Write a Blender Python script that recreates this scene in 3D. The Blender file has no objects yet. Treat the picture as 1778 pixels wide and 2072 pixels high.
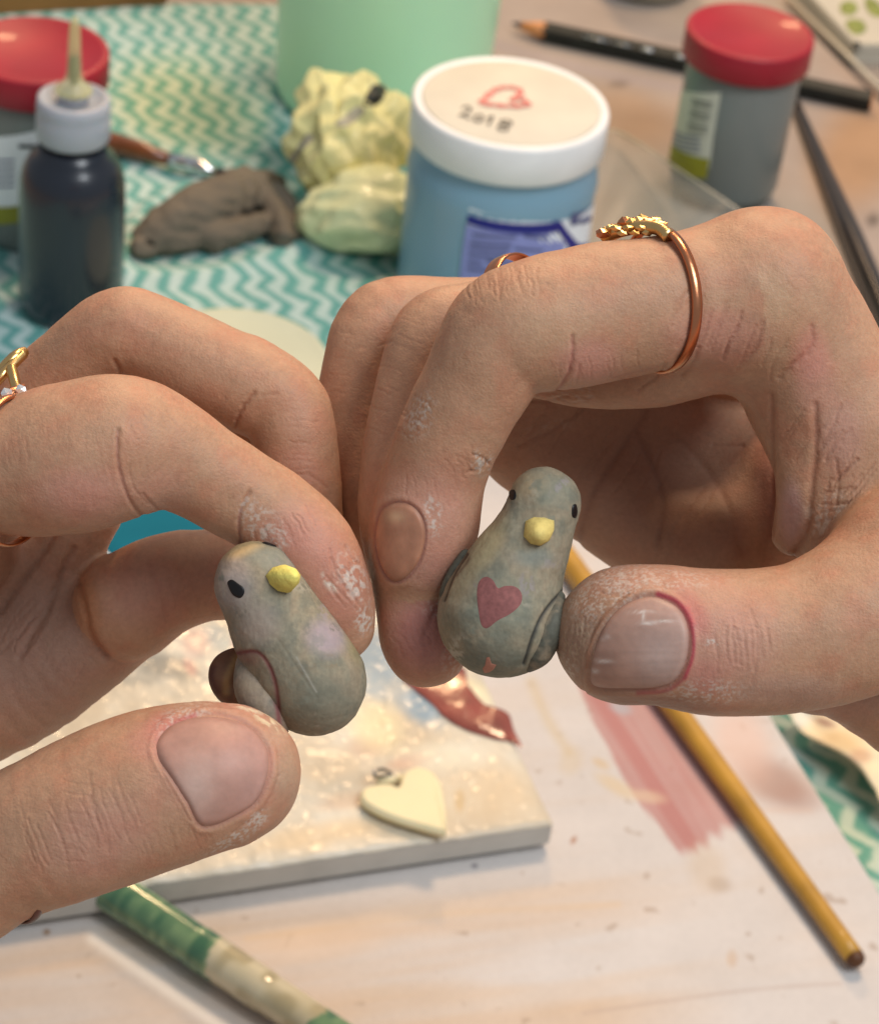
import bpy, bmesh, math, random
import numpy as np
from mathutils import Vector, Matrix
from mathutils.bvhtree import BVHTree

random.seed(7)
rng = np.random.default_rng(7)
S = bpy.context.scene
COL = S.collection

# ------------------------------------------------------------------ camera
CAM_H, PITCH, ROLL = 0.46, math.radians(36.5), math.radians(7)
FPX, CX, CY = 5200.0, 889.0, 1036.0          # focal length and centre in pixels of the 1778x2072 photograph
fwd = np.array([0, math.cos(PITCH), -math.sin(PITCH)])
r0 = np.array([1.0, 0, 0]); u0 = np.array([0, math.sin(PITCH), math.cos(PITCH)])
RT = math.cos(ROLL) * r0 + math.sin(ROLL) * u0
UP = math.cos(ROLL) * u0 - math.sin(ROLL) * r0
CPOS = np.array([0, 0, CAM_H])
cam_d = bpy.data.cameras.new('camera'); cam = bpy.data.objects.new('camera', cam_d); COL.objects.link(cam)
M = Matrix(((RT[0], UP[0], -fwd[0], CPOS[0]), (RT[1], UP[1], -fwd[1], CPOS[1]), (RT[2], UP[2], -fwd[2], CPOS[2]), (0, 0, 0, 1)))
cam.matrix_world = M
cam_d.sensor_width = 36; cam_d.lens = 36 * FPX / 2072
cam_d.clip_start = 0.02; cam_d.clip_end = 50
cam_d.dof.use_dof = True; cam_d.dof.focus_distance = 0.35; cam_d.dof.aperture_fstop = 48
S.camera = cam

# ------------------------------------------------------------------ world, lamps, exposure
W = bpy.data.worlds.new('World'); S.world = W; W.use_nodes = True
bg = W.node_tree.nodes['Background']; bg.inputs[0].default_value = (0.86, 0.92, 1.0, 1); bg.inputs[1].default_value = 0.32

def area(name, loc, target, size, power, color):
    l = bpy.data.lights.new(name, 'AREA'); l.shape = 'DISK'; l.size = size; l.energy = power; l.color = color
    o = bpy.data.objects.new(name, l); COL.objects.link(o); o.location = loc
    o.rotation_euler = (Vector(target) - Vector(loc)).to_track_quat('-Z', 'Y').to_euler()
    return o
area('ceiling_lamp', (0.18, 1.15, 1.30), (0, 0.5, 0.1), 0.30, 11.0, (1.0, 0.70, 0.44))
area('table_lamp', (-0.12, 1.65, 0.86), (-0.03, 0.45, 0.1), 0.16, 5.0, (1.0, 0.64, 0.34))
area('window_light', (0.62, -0.02, 1.3), (0, 0.5, 0.0), 0.7, 13.0, (0.91, 0.96, 1.0))
S.view_settings.view_transform = 'Standard'; S.view_settings.look = 'None'
S.view_settings.exposure = 0.06; S.view_settings.gamma = 1.0
S.render.engine = 'CYCLES'; S.cycles.use_denoising = True
S.cycles.max_bounces = 6

# ------------------------------------------------------------------ mapping helpers
def ray(x, y):
    d = RT * (x - CX) / FPX - UP * (y - CY) / FPX + fwd
    return d
def P(x, y, z=0.0):
    d = ray(x, y); t = (z - CAM_H) / d[2]
    return CPOS + d * t
def c2w(c):                       # camera space metres (right, up, depth) -> world
    c = np.asarray(c, float)
    return CPOS + c[..., 0:1] * RT + c[..., 1:2] * UP + c[..., 2:3] * fwd
def w2c(w):
    v = np.asarray(w, float) - CPOS
    return np.stack([v @ RT, v @ UP, v @ fwd], -1)
def proj(w):
    c = w2c(w)
    return np.stack([CX + FPX * c[..., 0] / c[..., 2], CY - FPX * c[..., 1] / c[..., 2]], -1)
def depth(w): return float(w2c(w)[2])
def pxm(n, w): return n * depth(w) / FPX          # n photograph pixels at point w, in metres
def height_at(base, py):
    lo, hi = 0.0, 0.4
    for _ in range(40):
        m = (lo + hi) / 2
        if proj(np.array([base[0], base[1], m]))[1] > py: lo = m
        else: hi = m
    return lo
def lin(r, g, b):
    f = lambda c: (c / 255 / 12.92) if c / 255 <= 0.04045 else ((c / 255 + 0.055) / 1.055) ** 2.4
    return (f(r), f(g), f(b))

# ------------------------------------------------------------------ value noise (numpy)
TAB = rng.random((64, 64, 64)).astype(np.float32)
def vnoise(p):
    p = np.asarray(p, np.float32); i = np.floor(p).astype(int); f = p - i; f = f * f * (3 - 2 * f)
    r = 0
    for dx in (0, 1):
        for dy in (0, 1):
            for dz in (0, 1):
                w = (f[:, 0] if dx else 1 - f[:, 0]) * (f[:, 1] if dy else 1 - f[:, 1]) * (f[:, 2] if dz else 1 - f[:, 2])
                r = r + w * TAB[(i[:, 0] + dx) & 63, (i[:, 1] + dy) & 63, (i[:, 2] + dz) & 63]
    return r
def fbm(p, o=3):
    r = 0; a = 0.5; t = 0
    for k in range(o):
        r = r + a * vnoise(p * 2 ** k + 17.3 * k); t += a; a *= 0.5
    return r / t

# ------------------------------------------------------------------ materials
def newmat(name):
    m = bpy.data.materials.new(name); m.use_nodes = True
    return m, m.node_tree, m.node_tree.nodes['Principled BSDF']
def mat(name, color, rough=0.5, var=0.12, nscale=60, bump=0.15, bscale=400, bdist=0.0005, metal=0, attr=None, sss=0, sssr=(1, .35, .2), coat=0, trans=0, spec=0.5, alpha=1, ior=1.45, rvar=0.0):
    m, nt, b = newmat(name)
    N = nt.nodes; L = nt.links
    tc = N.new('ShaderNodeTexCoord')
    no = N.new('ShaderNodeTexNoise'); no.inputs['Scale'].default_value = nscale; no.inputs['Detail'].default_value = 5
    L.new(tc.outputs['Object'], no.inputs['Vector'])
    mp = N.new('ShaderNodeMapRange'); mp.inputs[1].default_value = 0.3; mp.inputs[2].default_value = 0.7
    mp.inputs[3].default_value = 1 - var; mp.inputs[4].default_value = 1 + var
    L.new(no.outputs['Fac'], mp.inputs[0])
    mx = N.new('ShaderNodeVectorMath'); mx.operation = 'SCALE'
    if attr:
        at = N.new('ShaderNodeVertexColor'); at.layer_name = attr; L.new(at.outputs['Color'], mx.inputs[0])
    else:
        mx.inputs[0].default_value = color[:3]
    L.new(mp.outputs[0], mx.inputs['Scale']); L.new(mx.outputs[0], b.inputs['Base Color'])
    b.inputs['Roughness'].default_value = rough
    if rvar:
        m2 = N.new('ShaderNodeMapRange'); m2.inputs[1].default_value = 0.35; m2.inputs[2].default_value = 0.65
        m2.inputs[3].default_value = rough - rvar; m2.inputs[4].default_value = rough + rvar
        L.new(no.outputs['Fac'], m2.inputs[0]); L.new(m2.outputs[0], b.inputs['Roughness'])
    b.inputs['Metallic'].default_value = metal; b.inputs['Specular IOR Level'].default_value = spec; b.inputs['IOR'].default_value = ior
    b.inputs['Coat Weight'].default_value = coat; b.inputs['Coat Roughness'].default_value = 0.08
    b.inputs['Transmission Weight'].default_value = trans; b.inputs['Alpha'].default_value = alpha
    if sss:
        b.subsurface_method = 'RANDOM_WALK'
        b.inputs['Subsurface Weight'].default_value = sss; b.inputs['Subsurface Radius'].default_value = sssr; b.inputs['Subsurface Scale'].default_value = 0.0022
    if bump:
        n2 = N.new('ShaderNodeTexNoise'); n2.inputs['Scale'].default_value = bscale; n2.inputs['Detail'].default_value = 4
        L.new(tc.outputs['Object'], n2.inputs['Vector'])
        bp = N.new('ShaderNodeBump'); bp.inputs['Strength'].default_value = bump; bp.inputs['Distance'].default_value = bdist
        L.new(n2.outputs['Fac'], bp.inputs['Height']); L.new(bp.outputs[0], b.inputs['Normal'])
    return m

# ------------------------------------------------------------------ object helpers
def link(name, me, m=None, parent=None, smooth=True):
    o = bpy.data.objects.new(name, me); COL.objects.link(o)
    if m: me.materials.append(m)
    if smooth and len(me.polygons): me.polygons.foreach_set('use_smooth', [True] * len(me.polygons))
    if parent is not None: o.parent = parent
    return o
def tag(o, label=None, cat=None, group=None, kind=None):
    if label: o['label'] = label
    if cat: o['category'] = cat
    if group: o['group'] = group
    if kind: o['kind'] = kind
    return o
def empty(name, loc=(0, 0, 0)):
    o = bpy.data.objects.new(name, None); COL.objects.link(o); o.empty_display_size = 0.01
    o.location = tuple(loc); return o
def pydata(name, v, f, m, parent=None, smooth=True, col=None):
    me = bpy.data.meshes.new(name); me.from_pydata([tuple(map(float, q)) for q in v], [], [tuple(map(int, q)) for q in f])
    o = link(name, me, m, None, smooth)
    if col is not None: setcol(me, col)
    me.update()
    adopt(o, parent)
    return o
def adopt(o, parent):
    """parts are modelled in world space; keep them there under a parent that sits at the thing's base"""
    if parent is not None:
        o.parent = parent
        o.matrix_parent_inverse = Matrix.Translation(parent.location).inverted()
def setcol(me, c):
    a = me.color_attributes.new('Col', 'FLOAT_COLOR', 'POINT')
    q = np.ones((len(me.vertices), 4), np.float32); q[:, :3] = c
    a.data.foreach_set('color', q.ravel())
def fastmesh(name, V, Q, m, parent=None, col=None):
    me = bpy.data.meshes.new(name)
    me.vertices.add(len(V)); me.vertices.foreach_set('co', np.asarray(V, np.float32).ravel())
    n = len(Q); me.loops.add(n * 4); me.loops.foreach_set('vertex_index', np.asarray(Q, np.int32).ravel())
    me.polygons.add(n); me.polygons.foreach_set('loop_start', np.arange(0, n * 4, 4, dtype=np.int32))
    me.polygons.foreach_set('use_smooth', np.ones(n, bool)); me.update(calc_edges=True)
    if col is not None: setcol(me, col)
    o = bpy.data.objects.new(name, me); COL.objects.link(o); me.materials.append(m)
    adopt(o, parent)
    return o
def lathe(name, base, prof, m, parent=None, seg=72, tilt=None, wob=0.0, col=None):
    v = []; f = []; n = len(prof)
    for r, z in prof:
        for k in range(seg):
            a = 2 * math.pi * k / seg
            rr = r * (1 + wob * math.sin(3 * a + z * 90))
            v.append((rr * math.cos(a), rr * math.sin(a), z))
    for i in range(n - 1):
        for k in range(seg):
            k2 = (k + 1) % seg
            f.append((i * seg + k, i * seg + k2, (i + 1) * seg + k2, (i + 1) * seg + k))
    v = np.array(v)
    if tilt is not None: v = v @ np.array(tilt.to_matrix()).T
    v = v + np.array([base[0], base[1], base[2] if len(base) > 2 else 0])
    if prof[0][0] > 1e-5: f.append(tuple(range(seg - 1, -1, -1)))
    if prof[-1][0] > 1e-5: f.append(tuple((n - 1) * seg + k for k in range(seg)))
    o = pydata(name, v, f, m, parent, True)
    for p_ in o.data.polygons:
        if len(p_.vertices) > 4: p_.use_smooth = False
    return o
def tube(name, pts, rad, m, parent=None, seg=20, flat=1.0, colf=None, caps=True, poly=None):
    """swept tube through world points with a radius each; ends closed"""
    pts = [np.array(p, float) for p in pts]; v = []; f = []; cols = []
    n = len(pts); up = np.array([0, 0, 1.0])
    for i, p in enumerate(pts):
        t = pts[min(i + 1, n - 1)] - pts[max(i - 1, 0)]; t /= np.linalg.norm(t)
        a = np.cross(t, up)
        if np.linalg.norm(a) < 1e-3: a = np.cross(t, np.array([1.0, 0, 0]))
        a /= np.linalg.norm(a); b = np.cross(a, t)
        for k in range(seg):
            th = 2 * math.pi * (k + (0.5 if poly else 0)) / seg
            v.append(p + rad[i] * (math.cos(th) * a + flat * math.sin(th) * b))
            cols.append(colf(i / (n - 1), th) if colf else (1, 1, 1))
    for i in range(n - 1):
        for k in range(seg):
            k2 = (k + 1) % seg
            f.append((i * seg + k, i * seg + k2, (i + 1) * seg + k2, (i + 1) * seg + k))
    f.append(tuple(range(seg - 1, -1, -1))); f.append(tuple((n - 1) * seg + k for k in range(seg)))
    return pydata(name, v, f, m, parent, not poly, np.array(cols) if colf else None)
def lerp(a, b, t): return np.asarray(a) * (1 - t) + np.asarray(b) * t
def resample(pts, n):
    pts = np.array(pts, float); d = np.r_[0, np.cumsum(np.linalg.norm(np.diff(pts, axis=0), axis=1))]
    t = np.linspace(0, d[-1], n)
    return np.stack([np.interp(t, d, pts[:, k]) for k in range(pts.shape[1])], -1)
def catmull(pts, per=8, closed=False):
    pts = np.array(pts, float); n = len(pts); out = []
    rngi = range(n if closed else n - 1)
    for i in rngi:
        if closed: p0, p1, p2, p3 = pts[(i - 1) % n], pts[i], pts[(i + 1) % n], pts[(i + 2) % n]
        else: p0, p1, p2, p3 = pts[max(i - 1, 0)], pts[i], pts[i + 1], pts[min(i + 2, n - 1)]
        for k in range(per):
            t = k / per
            out.append(0.5 * (2 * p1 + (p2 - p0) * t + (2 * p0 - 5 * p1 + 4 * p2 - p3) * t * t + (3 * p1 - p0 - 3 * p2 + p3) * t ** 3))
    if not closed: out.append(pts[-1])
    return np.array(out)
def ribbon(name, px, width, z, m, parent=None):
    """a drawn stroke lying flat at height z"""
    c = catmull(px, 6); w = np.array([P(x, y, z) for x, y in c]); v = []; f = []
    for i in range(len(w)):
        t = w[min(i + 1, len(w) - 1)] - w[max(i - 1, 0)]; t /= np.linalg.norm(t) + 1e-9
        s = np.array([-t[1], t[0], 0]) * width / 2 * (0.75 + 0.25 * math.sin(i * 1.3))
        v += [w[i] + s, w[i] - s]
        if i: f.append((2 * i - 2, 2 * i - 1, 2 * i + 1, 2 * i))
    return pydata(name, v, f, m, parent, False)

# painting by places on the thing: blobs (x, y, rx, ry, angle, colour, strength, ids, patchiness) and strokes
def seg_dist(q, pts):
    d = np.full(len(q), 1e9, np.float32); pts = np.array(pts, float)
    for a, b in zip(pts[:-1], pts[1:]):
        ba = b - a; h = np.clip(((q - a) @ ba) / (ba @ ba + 1e-9), 0, 1)
        d = np.minimum(d, np.linalg.norm(q - a - h[:, None] * ba, axis=1))
    return d
def paint(C, q, P3, blobs=(), strokes=(), ids=None, facing=None):
    for b in blobs:
        x, y, rx, ry, an, c, s = b[:7]; ii = b[7] if len(b) > 7 else None; pat = b[8] if len(b) > 8 else 0
        R = max(rx, ry) * 1.8
        sel = (np.abs(q[:, 0] - x) < R) & (np.abs(q[:, 1] - y) < R)
        if facing is not None: sel &= facing
        if ii is not None and ids is not None: sel &= np.isin(ids, ii)
        k = np.where(sel)[0]
        if not len(k): continue
        ca, sa = math.cos(math.radians(an)), math.sin(math.radians(an))
        dx, dy = q[k, 0] - x, q[k, 1] - y
        u = (dx * ca + dy * sa) / rx; v = (-dx * sa + dy * ca) / ry
        w = np.clip(1.35 - np.sqrt(u * u + v * v), 0, 1); w = w * w * (3 - 2 * w) * s
        if pat:
            n = fbm(P3[k] * pat, 3); w = w * np.clip((n - 0.49) * 8, 0, 1)
        C[k] = C[k] * (1 - w[:, None]) + np.array(c) * w[:, None]
    for st in strokes:
        pts, wd, c, s = st[:4]; ii = st[4] if len(st) > 4 else None
        pts = catmull(pts, 5) if len(pts) > 2 else np.array(pts, float)
        lo = pts.min(0) - wd * 3; hi = pts.max(0) + wd * 3
        sel = (q[:, 0] > lo[0]) & (q[:, 0] < hi[0]) & (q[:, 1] > lo[1]) & (q[:, 1] < hi[1])
        if facing is not None: sel &= facing
        if ii is not None and ids is not None: sel &= np.isin(ids, ii)
        k = np.where(sel)[0]
        if not len(k): continue
        d = seg_dist(q[k], pts); w = np.exp(-(d / wd) ** 2) * s
        C[k] = C[k] * (1 - w[:, None]) + np.array(c) * w[:, None]
    return C

# ------------------------------------------------------------------ volume modelling of the soft shapes
class Field:
    """distance field in camera-aligned millimetres, turned into one continuous skin"""
    def __init__(s, lo, hi, h):
        s.lo = np.array(lo, float); s.h = h
        s.n = np.ceil((np.array(hi) - s.lo) / h).astype(int) + 1
        s.D = np.full(s.n, 15.0, np.float32); s.I = np.zeros(s.n, np.int8)
        s.ax = [s.lo[k] + h * np.arange(s.n[k]) for k in range(3)]
    def chain(s, nodes, k=1.0, id=1, per=5, flat=None, fdir=None, carve=False):
        """nodes: (X, Y, Z, r) in mm"""
        nd = catmull(nodes, per) if len(nodes) > 2 else np.array(nodes, float)
        if len(nodes) == 1: nd = np.vstack([nd, nd + 1e-4])
        mg = 2.0 + k; A = None
        r = nd[:, 3].max()
        b0 = np.clip(np.floor((nd[:, :3].min(0) - r - mg - s.lo) / s.h).astype(int), 0, s.n - 1)
        b1 = np.clip(np.ceil((nd[:, :3].max(0) + r + mg - s.lo) / s.h).astype(int) + 1, 1, s.n)
        if np.any(b1 <= b0): return
        A = np.full(b1 - b0, 15.0, np.float32)
        T = np.eye(3)
        if flat is not None:
            n = np.array(fdir, float); n /= np.linalg.norm(n); T = np.eye(3) + (1 / flat - 1) * np.outer(n, n)
        for a, b in zip(nd[:-1], nd[1:]):
            rr = max(a[3], b[3]) + mg
            c0 = np.clip(np.floor((np.minimum(a[:3], b[:3]) - rr - s.lo) / s.h).astype(int), b0, b1)
            c1 = np.clip(np.ceil((np.maximum(a[:3], b[:3]) + rr - s.lo) / s.h).astype(int) + 1, b0, b1)
            if np.any(c1 <= c0): continue
            X = s.ax[0][c0[0]:c1[0]][:, None, None].astype(np.float32); Y = s.ax[1][c0[1]:c1[1]][None, :, None].astype(np.float32); Z = s.ax[2][c0[2]:c1[2]][None, None, :].astype(np.float32)
            if flat is not None:
                dx, dy, dz = X - a[0], Y - a[1], Z - a[2]
                px = T[0, 0] * dx + T[0, 1] * dy + T[0, 2] * dz; py = T[1, 0] * dx + T[1, 1] * dy + T[1, 2] * dz; pz = T[2, 0] * dx + T[2, 1] * dy + T[2, 2] * dz
                ba = T @ (b[:3] - a[:3])
            else:
                px, py, pz = X - a[0], Y - a[1], Z - a[2]; ba = b[:3] - a[:3]
            h = np.clip((px * ba[0] + py * ba[1] + pz * ba[2]) / (ba @ ba + 1e-9), 0, 1)
            d = np.sqrt((px - h * ba[0]) ** 2 + (py - h * ba[1]) ** 2 + (pz - h * ba[2]) ** 2) - (a[3] + (b[3] - a[3]) * h)
            if flat is not None: d = d * (flat if flat < 1 else 1)
            sl = tuple(slice(c0[i] - b0[i], c1[i] - b0[i]) for i in range(3))
            A[sl] = np.minimum(A[sl], d)
        sl = tuple(slice(b0[i], b1[i]) for i in range(3))
        D = s.D[sl]
        if carve:
            B = -A; hh = np.clip(0.5 - 0.5 * (D - B) / k, 0, 1)
            s.D[sl] = D * (1 - hh) + B * hh + k * hh * (1 - hh); return
        s.I[sl] = np.where(A < D, id, s.I[sl])
        hh = np.clip(0.5 + 0.5 * (D - A) / k, 0, 1)
        s.D[sl] = D * (1 - hh) + A * hh - k * hh * (1 - hh)
    def mesh(s, sub=1, smooth=2):
        D = s.D; n = s.n
        for k in range(3):
            for e in (0, -1):
                sl = [slice(None)] * 3; sl[k] = e; D[tuple(sl)] = np.maximum(D[tuple(sl)], .3)
        c = D < 0
        cnt = np.zeros(n - 1, np.int8)
        for dx in (0, 1):
            for dy in (0, 1):
                for dz in (0, 1):
                    cnt += c[dx:n[0] - 1 + dx, dy:n[1] - 1 + dy, dz:n[2] - 1 + dz]
        act = np.argwhere((cnt > 0) & (cnt < 8))
        vid = np.full(n - 1, -1, np.int32); vid[act[:, 0], act[:, 1], act[:, 2]] = np.arange(len(act))
        acc = np.zeros((len(act), 3)); num = np.zeros(len(act))
        cor = [(x, y, z) for x in (0, 1) for y in (0, 1) for z in (0, 1)]
        for a in cor:
            for ax in range(3):
                if a[ax]: continue
                b = list(a); b[ax] = 1
                da = D[act[:, 0] + a[0], act[:, 1] + a[1], act[:, 2] + a[2]]; db = D[act[:, 0] + b[0], act[:, 1] + b[1], act[:, 2] + b[2]]
                m = (da < 0) != (db < 0); t = np.where(m, da / np.where(m, da - db, 1), 0)
                p = np.tile(np.array(a, float), (len(act), 1)); p[:, ax] = t
                acc[m] += p[m]; num[m] += 1
        V = s.lo + (act + acc / num[:, None]) * s.h
        ids = s.I[act[:, 0], act[:, 1], act[:, 2]]
        Q = []
        for ax in range(3):
            o1, o2 = [(1, 2), (2, 0), (0, 1)][ax]
            sh = [slice(0, n[k] - (1 if k == ax else 0)) for k in range(3)]
            sh2 = [slice(1 if k == ax else 0, n[k]) for k in range(3)]
            ca, cb = c[tuple(sh)], c[tuple(sh2)]
            e = np.argwhere(ca != cb); e = e[(e[:, o1] > 0) & (e[:, o2] > 0) & (e[:, o1] < n[o1] - 1) & (e[:, o2] < n[o2] - 1)]
            sg = ca[e[:, 0], e[:, 1], e[:, 2]]
            def vi(a, b):
                q = e.copy(); q[:, o1] += a; q[:, o2] += b
                return vid[q[:, 0], q[:, 1], q[:, 2]]
            qd = np.stack([vi(-1, -1), vi(0, -1), vi(0, 0), vi(-1, 0)], -1)
            qd[~sg] = qd[~sg][:, ::-1]
            Q.append(qd)
        Q = np.vstack(Q); Q = Q[(Q >= 0).all(1)]
        V = lapl(V, Q, smooth)
        for _ in range(sub):
            V, Q, ids = split(V, Q, ids); V = lapl(V, Q, 2)
        return V, Q, ids
def edges_of(Q):
    E = np.vstack([Q[:, [0, 1]], Q[:, [1, 2]], Q[:, [2, 3]], Q[:, [3, 0]]]); E.sort(axis=1); return E
def lapl(V, Q, it):
    E = np.unique(edges_of(Q), axis=0); n = len(V)
    for k in range(it):
        w = np.bincount(E.ravel(), minlength=n)
        A = np.stack([np.bincount(E[:, 0], V[E[:, 1], j], n) + np.bincount(E[:, 1], V[E[:, 0], j], n) for j in range(3)], -1)
        V = V * 0.5 + 0.5 * A / np.maximum(w, 1)[:, None]
    return V
def split(V, Q, ids):
    E = edges_of(Q); U, inv = np.unique(E, axis=0, return_inverse=True); inv = inv.ravel()
    n = len(V); m = len(Q)
    EV = V[U].mean(1); FV = V[Q].mean(1)
    e = n + inv.reshape(4, m); f = n + len(U) + np.arange(m)
    Q2 = np.vstack([np.stack([Q[:, k], e[k], f, e[(k + 3) % 4]], -1) for k in range(4)])
    return np.vstack([V, EV, FV]), Q2, np.r_[ids, ids[U[:, 0]], ids[Q[:, 0]]]
def normals(V, Q):
    fn = np.cross(V[Q[:, 2]] - V[Q[:, 0]], V[Q[:, 3]] - V[Q[:, 1]]); N = np.zeros_like(V)
    for k in range(4):
        for j in range(3): N[:, j] += np.bincount(Q[:, k], fn[:, j], len(V))
    return N / (np.linalg.norm(N, axis=1)[:, None] + 1e-12)
def nd(nodes, z0=350.0):
    """(x px, y px, depth offset mm, radius px) -> camera mm"""
    out = []
    for x, y, dz, r in nodes:
        Z = z0 + dz; out.append(((x - CX) / FPX * Z, -(y - CY) / FPX * Z, Z, r * Z / FPX))
    return out
def mmpx(V): return np.stack([CX + FPX * V[:, 0] / V[:, 2], CY - FPX * V[:, 1] / V[:, 2]], -1)

def patch(name, outline, bvh, m, parent, off=0.0001, edge=-0.0002, rings=12, dome=0.0, smooth_out=True, per=6, thick=None, colf=None):
    """a small piece (nail, eye, painted mark) laid on the surface found under an outline"""
    o = catmull(outline, per, True) if smooth_out else resample(list(outline) + [outline[0]], 60)[:-1]
    c = o.mean(0); n = len(o); v = []; f = []
    def hit(p):
        d = ray(p[0], p[1]); d = Vector(d / np.linalg.norm(d))
        h = bvh.ray_cast(Vector(CPOS), d)
        return h
    last = hit(c); qs = []
    if last[0] is None: last = bvh.find_nearest(Vector(CPOS + ray(c[0], c[1])))
    rd = (Vector(last[0]) - Vector(CPOS)).length
    for k in range(rings + 1):
        t = 1 - k / rings
        for j in range(n if k < rings else 1):
            p = c + (o[j] - c) * t
            h = hit(p)
            if h[0] is None:
                d_ = ray(p[0], p[1]); h = bvh.find_nearest(Vector(CPOS + d_ / np.linalg.norm(d_) * rd))
            e = 1 - t ** 8 if k else 0
            w = np.array(h[0]) + np.array(h[1]) * (edge + (off - edge) * min(1, e * 1.6) + dome * (1 - t * t))
            v.append(w); qs.append((p[0], p[1], t))
    for k in range(rings - 1):
        for j in range(n):
            j2 = (j + 1) % n
            f.append((k * n + j, k * n + j2, (k + 1) * n + j2, (k + 1) * n + j))
    b = (rings - 1) * n
    for j in range(n): f.append((b + j, b + (j + 1) % n, len(v) - 1))
    # orient towards the camera
    a0, a1, a2 = v[f[0][0]], v[f[0][1]], v[f[0][2]]
    a0, a1, a2 = v[f[-1][0]], v[f[-1][1]], v[f[-1][2]]
    if np.dot(np.cross(a1 - a0, a2 - a0), a0 - CPOS) > 0: f = [q[::-1] for q in f]
    return pydata(name, v, f, m, parent, True, np.array([colf(*q) for q in qs]) if colf else None)
def bvh_of(V, Q): return BVHTree.FromPolygons([tuple(q) for q in V], [tuple(int(i) for i in q) for q in Q])
# ------------------------------------------------------------------ the setting: table, cloth, paper
def sheet(name, corners, nx, ny, z, m, colf=None, zf=None, parent=None, thick=0.0):
    """grid between four photograph places (tl, tr, br, bl) lying at height z"""
    w = [P(*c, z) for c in corners]
    s, t = np.meshgrid(np.linspace(0, 1, nx), np.linspace(0, 1, ny)); s = s.ravel()[:, None]; t = t.ravel()[:, None]
    V = (w[0] * (1 - s) + w[1] * s) * (1 - t) + (w[3] * (1 - s) + w[2] * s) * t
    if zf is not None: V[:, 2] += zf(V, proj(V))
    i = np.arange(nx * ny).reshape(ny, nx)
    Q = np.stack([i[1:, :-1].ravel(), i[1:, 1:].ravel(), i[:-1, 1:].ravel(), i[:-1, :-1].ravel()], -1)
    C = colf(V, proj(V)) if colf else None
    if thick:
        n = len(V); rim = np.r_[i[0, :], i[1:, -1], i[-1, -2::-1], i[-2:0:-1, 0]]
        B = V[rim].copy(); B[:, 2] -= thick
        V = np.vstack([V, B]); k = len(rim)
        q = [(rim[a], rim[(a + 1) % k], n + (a + 1) % k, n + a) for a in range(k)]
        Q = np.vstack([Q, np.array(q)])
        if C is not None: C = np.vstack([C, C[rim]])
    return fastmesh(name, V, Q, m, parent, C)

m_table = mat('table_paper', None, 0.62, 0.10, 35, 0.15, 300, attr='Col')
def table_col(V, q):
    C = np.tile(np.array(lin(158, 145, 137)), (len(V), 1)).astype(float)
    n = fbm(V * 22, 4)[:, None]; C = lerp(C, np.array(lin(166, 134, 108)), np.clip((n - 0.52) * 4, 0, 1) * 0.45)
    org = lin(168, 128, 88); gy = lin(146, 142, 132)
    C = paint(C, q, V, [(1270, 235, 110, 60, 20, org, .45), (1740, 310, 100, 130, 30, org, .75), (1370, 470, 170, 140, 20, gy, .8), (1560, 520, 150, 140, 0, gy, .7),
                        (1500, 30, 200, 70, 5, lin(176, 160, 142), .5), (1252, 170, 22, 9, 0, lin(92, 78, 66), .7), (1765, 445, 14, 14, 0, lin(60, 50, 44), .8), (1180, 240, 16, 8, 30, lin(120, 100, 84), .5)],
              [([(1000, 90), (1200, 145), (1380, 180)], 10, lin(150, 140, 150), .4)])
    return C
tb = sheet('table_top', [(-900, -900), (2600, -900), (3300, 3600), (-1500, 3600)], 360, 360, 0.0, m_table, table_col)
tag(tb, 'pale brown stained craft table top', kind='structure')
# the rest of the table, plain, reaching further out under the sheet in view
v = [(-1.2, -0.7, -0.030), (1.3, -0.7, -0.030), (1.3, 2.1, -0.030), (-1.2, 2.1, -0.030), (-1.2, -0.7, -0.004), (1.3, -0.7, -0.004), (1.3, 2.1, -0.004), (-1.2, 2.1, -0.004)]
m_tslab = mat('table_board', lin(172, 150, 132), 0.6, 0.12, 12)
tag(pydata('table_slab', v, [(0, 3, 2, 1), (4, 5, 6, 7), (0, 1, 5, 4), (1, 2, 6, 5), (2, 3, 7, 6), (3, 0, 4, 7)], m_tslab, None, False), 'wooden board of the craft table below its paper cover', kind='structure')

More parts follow.
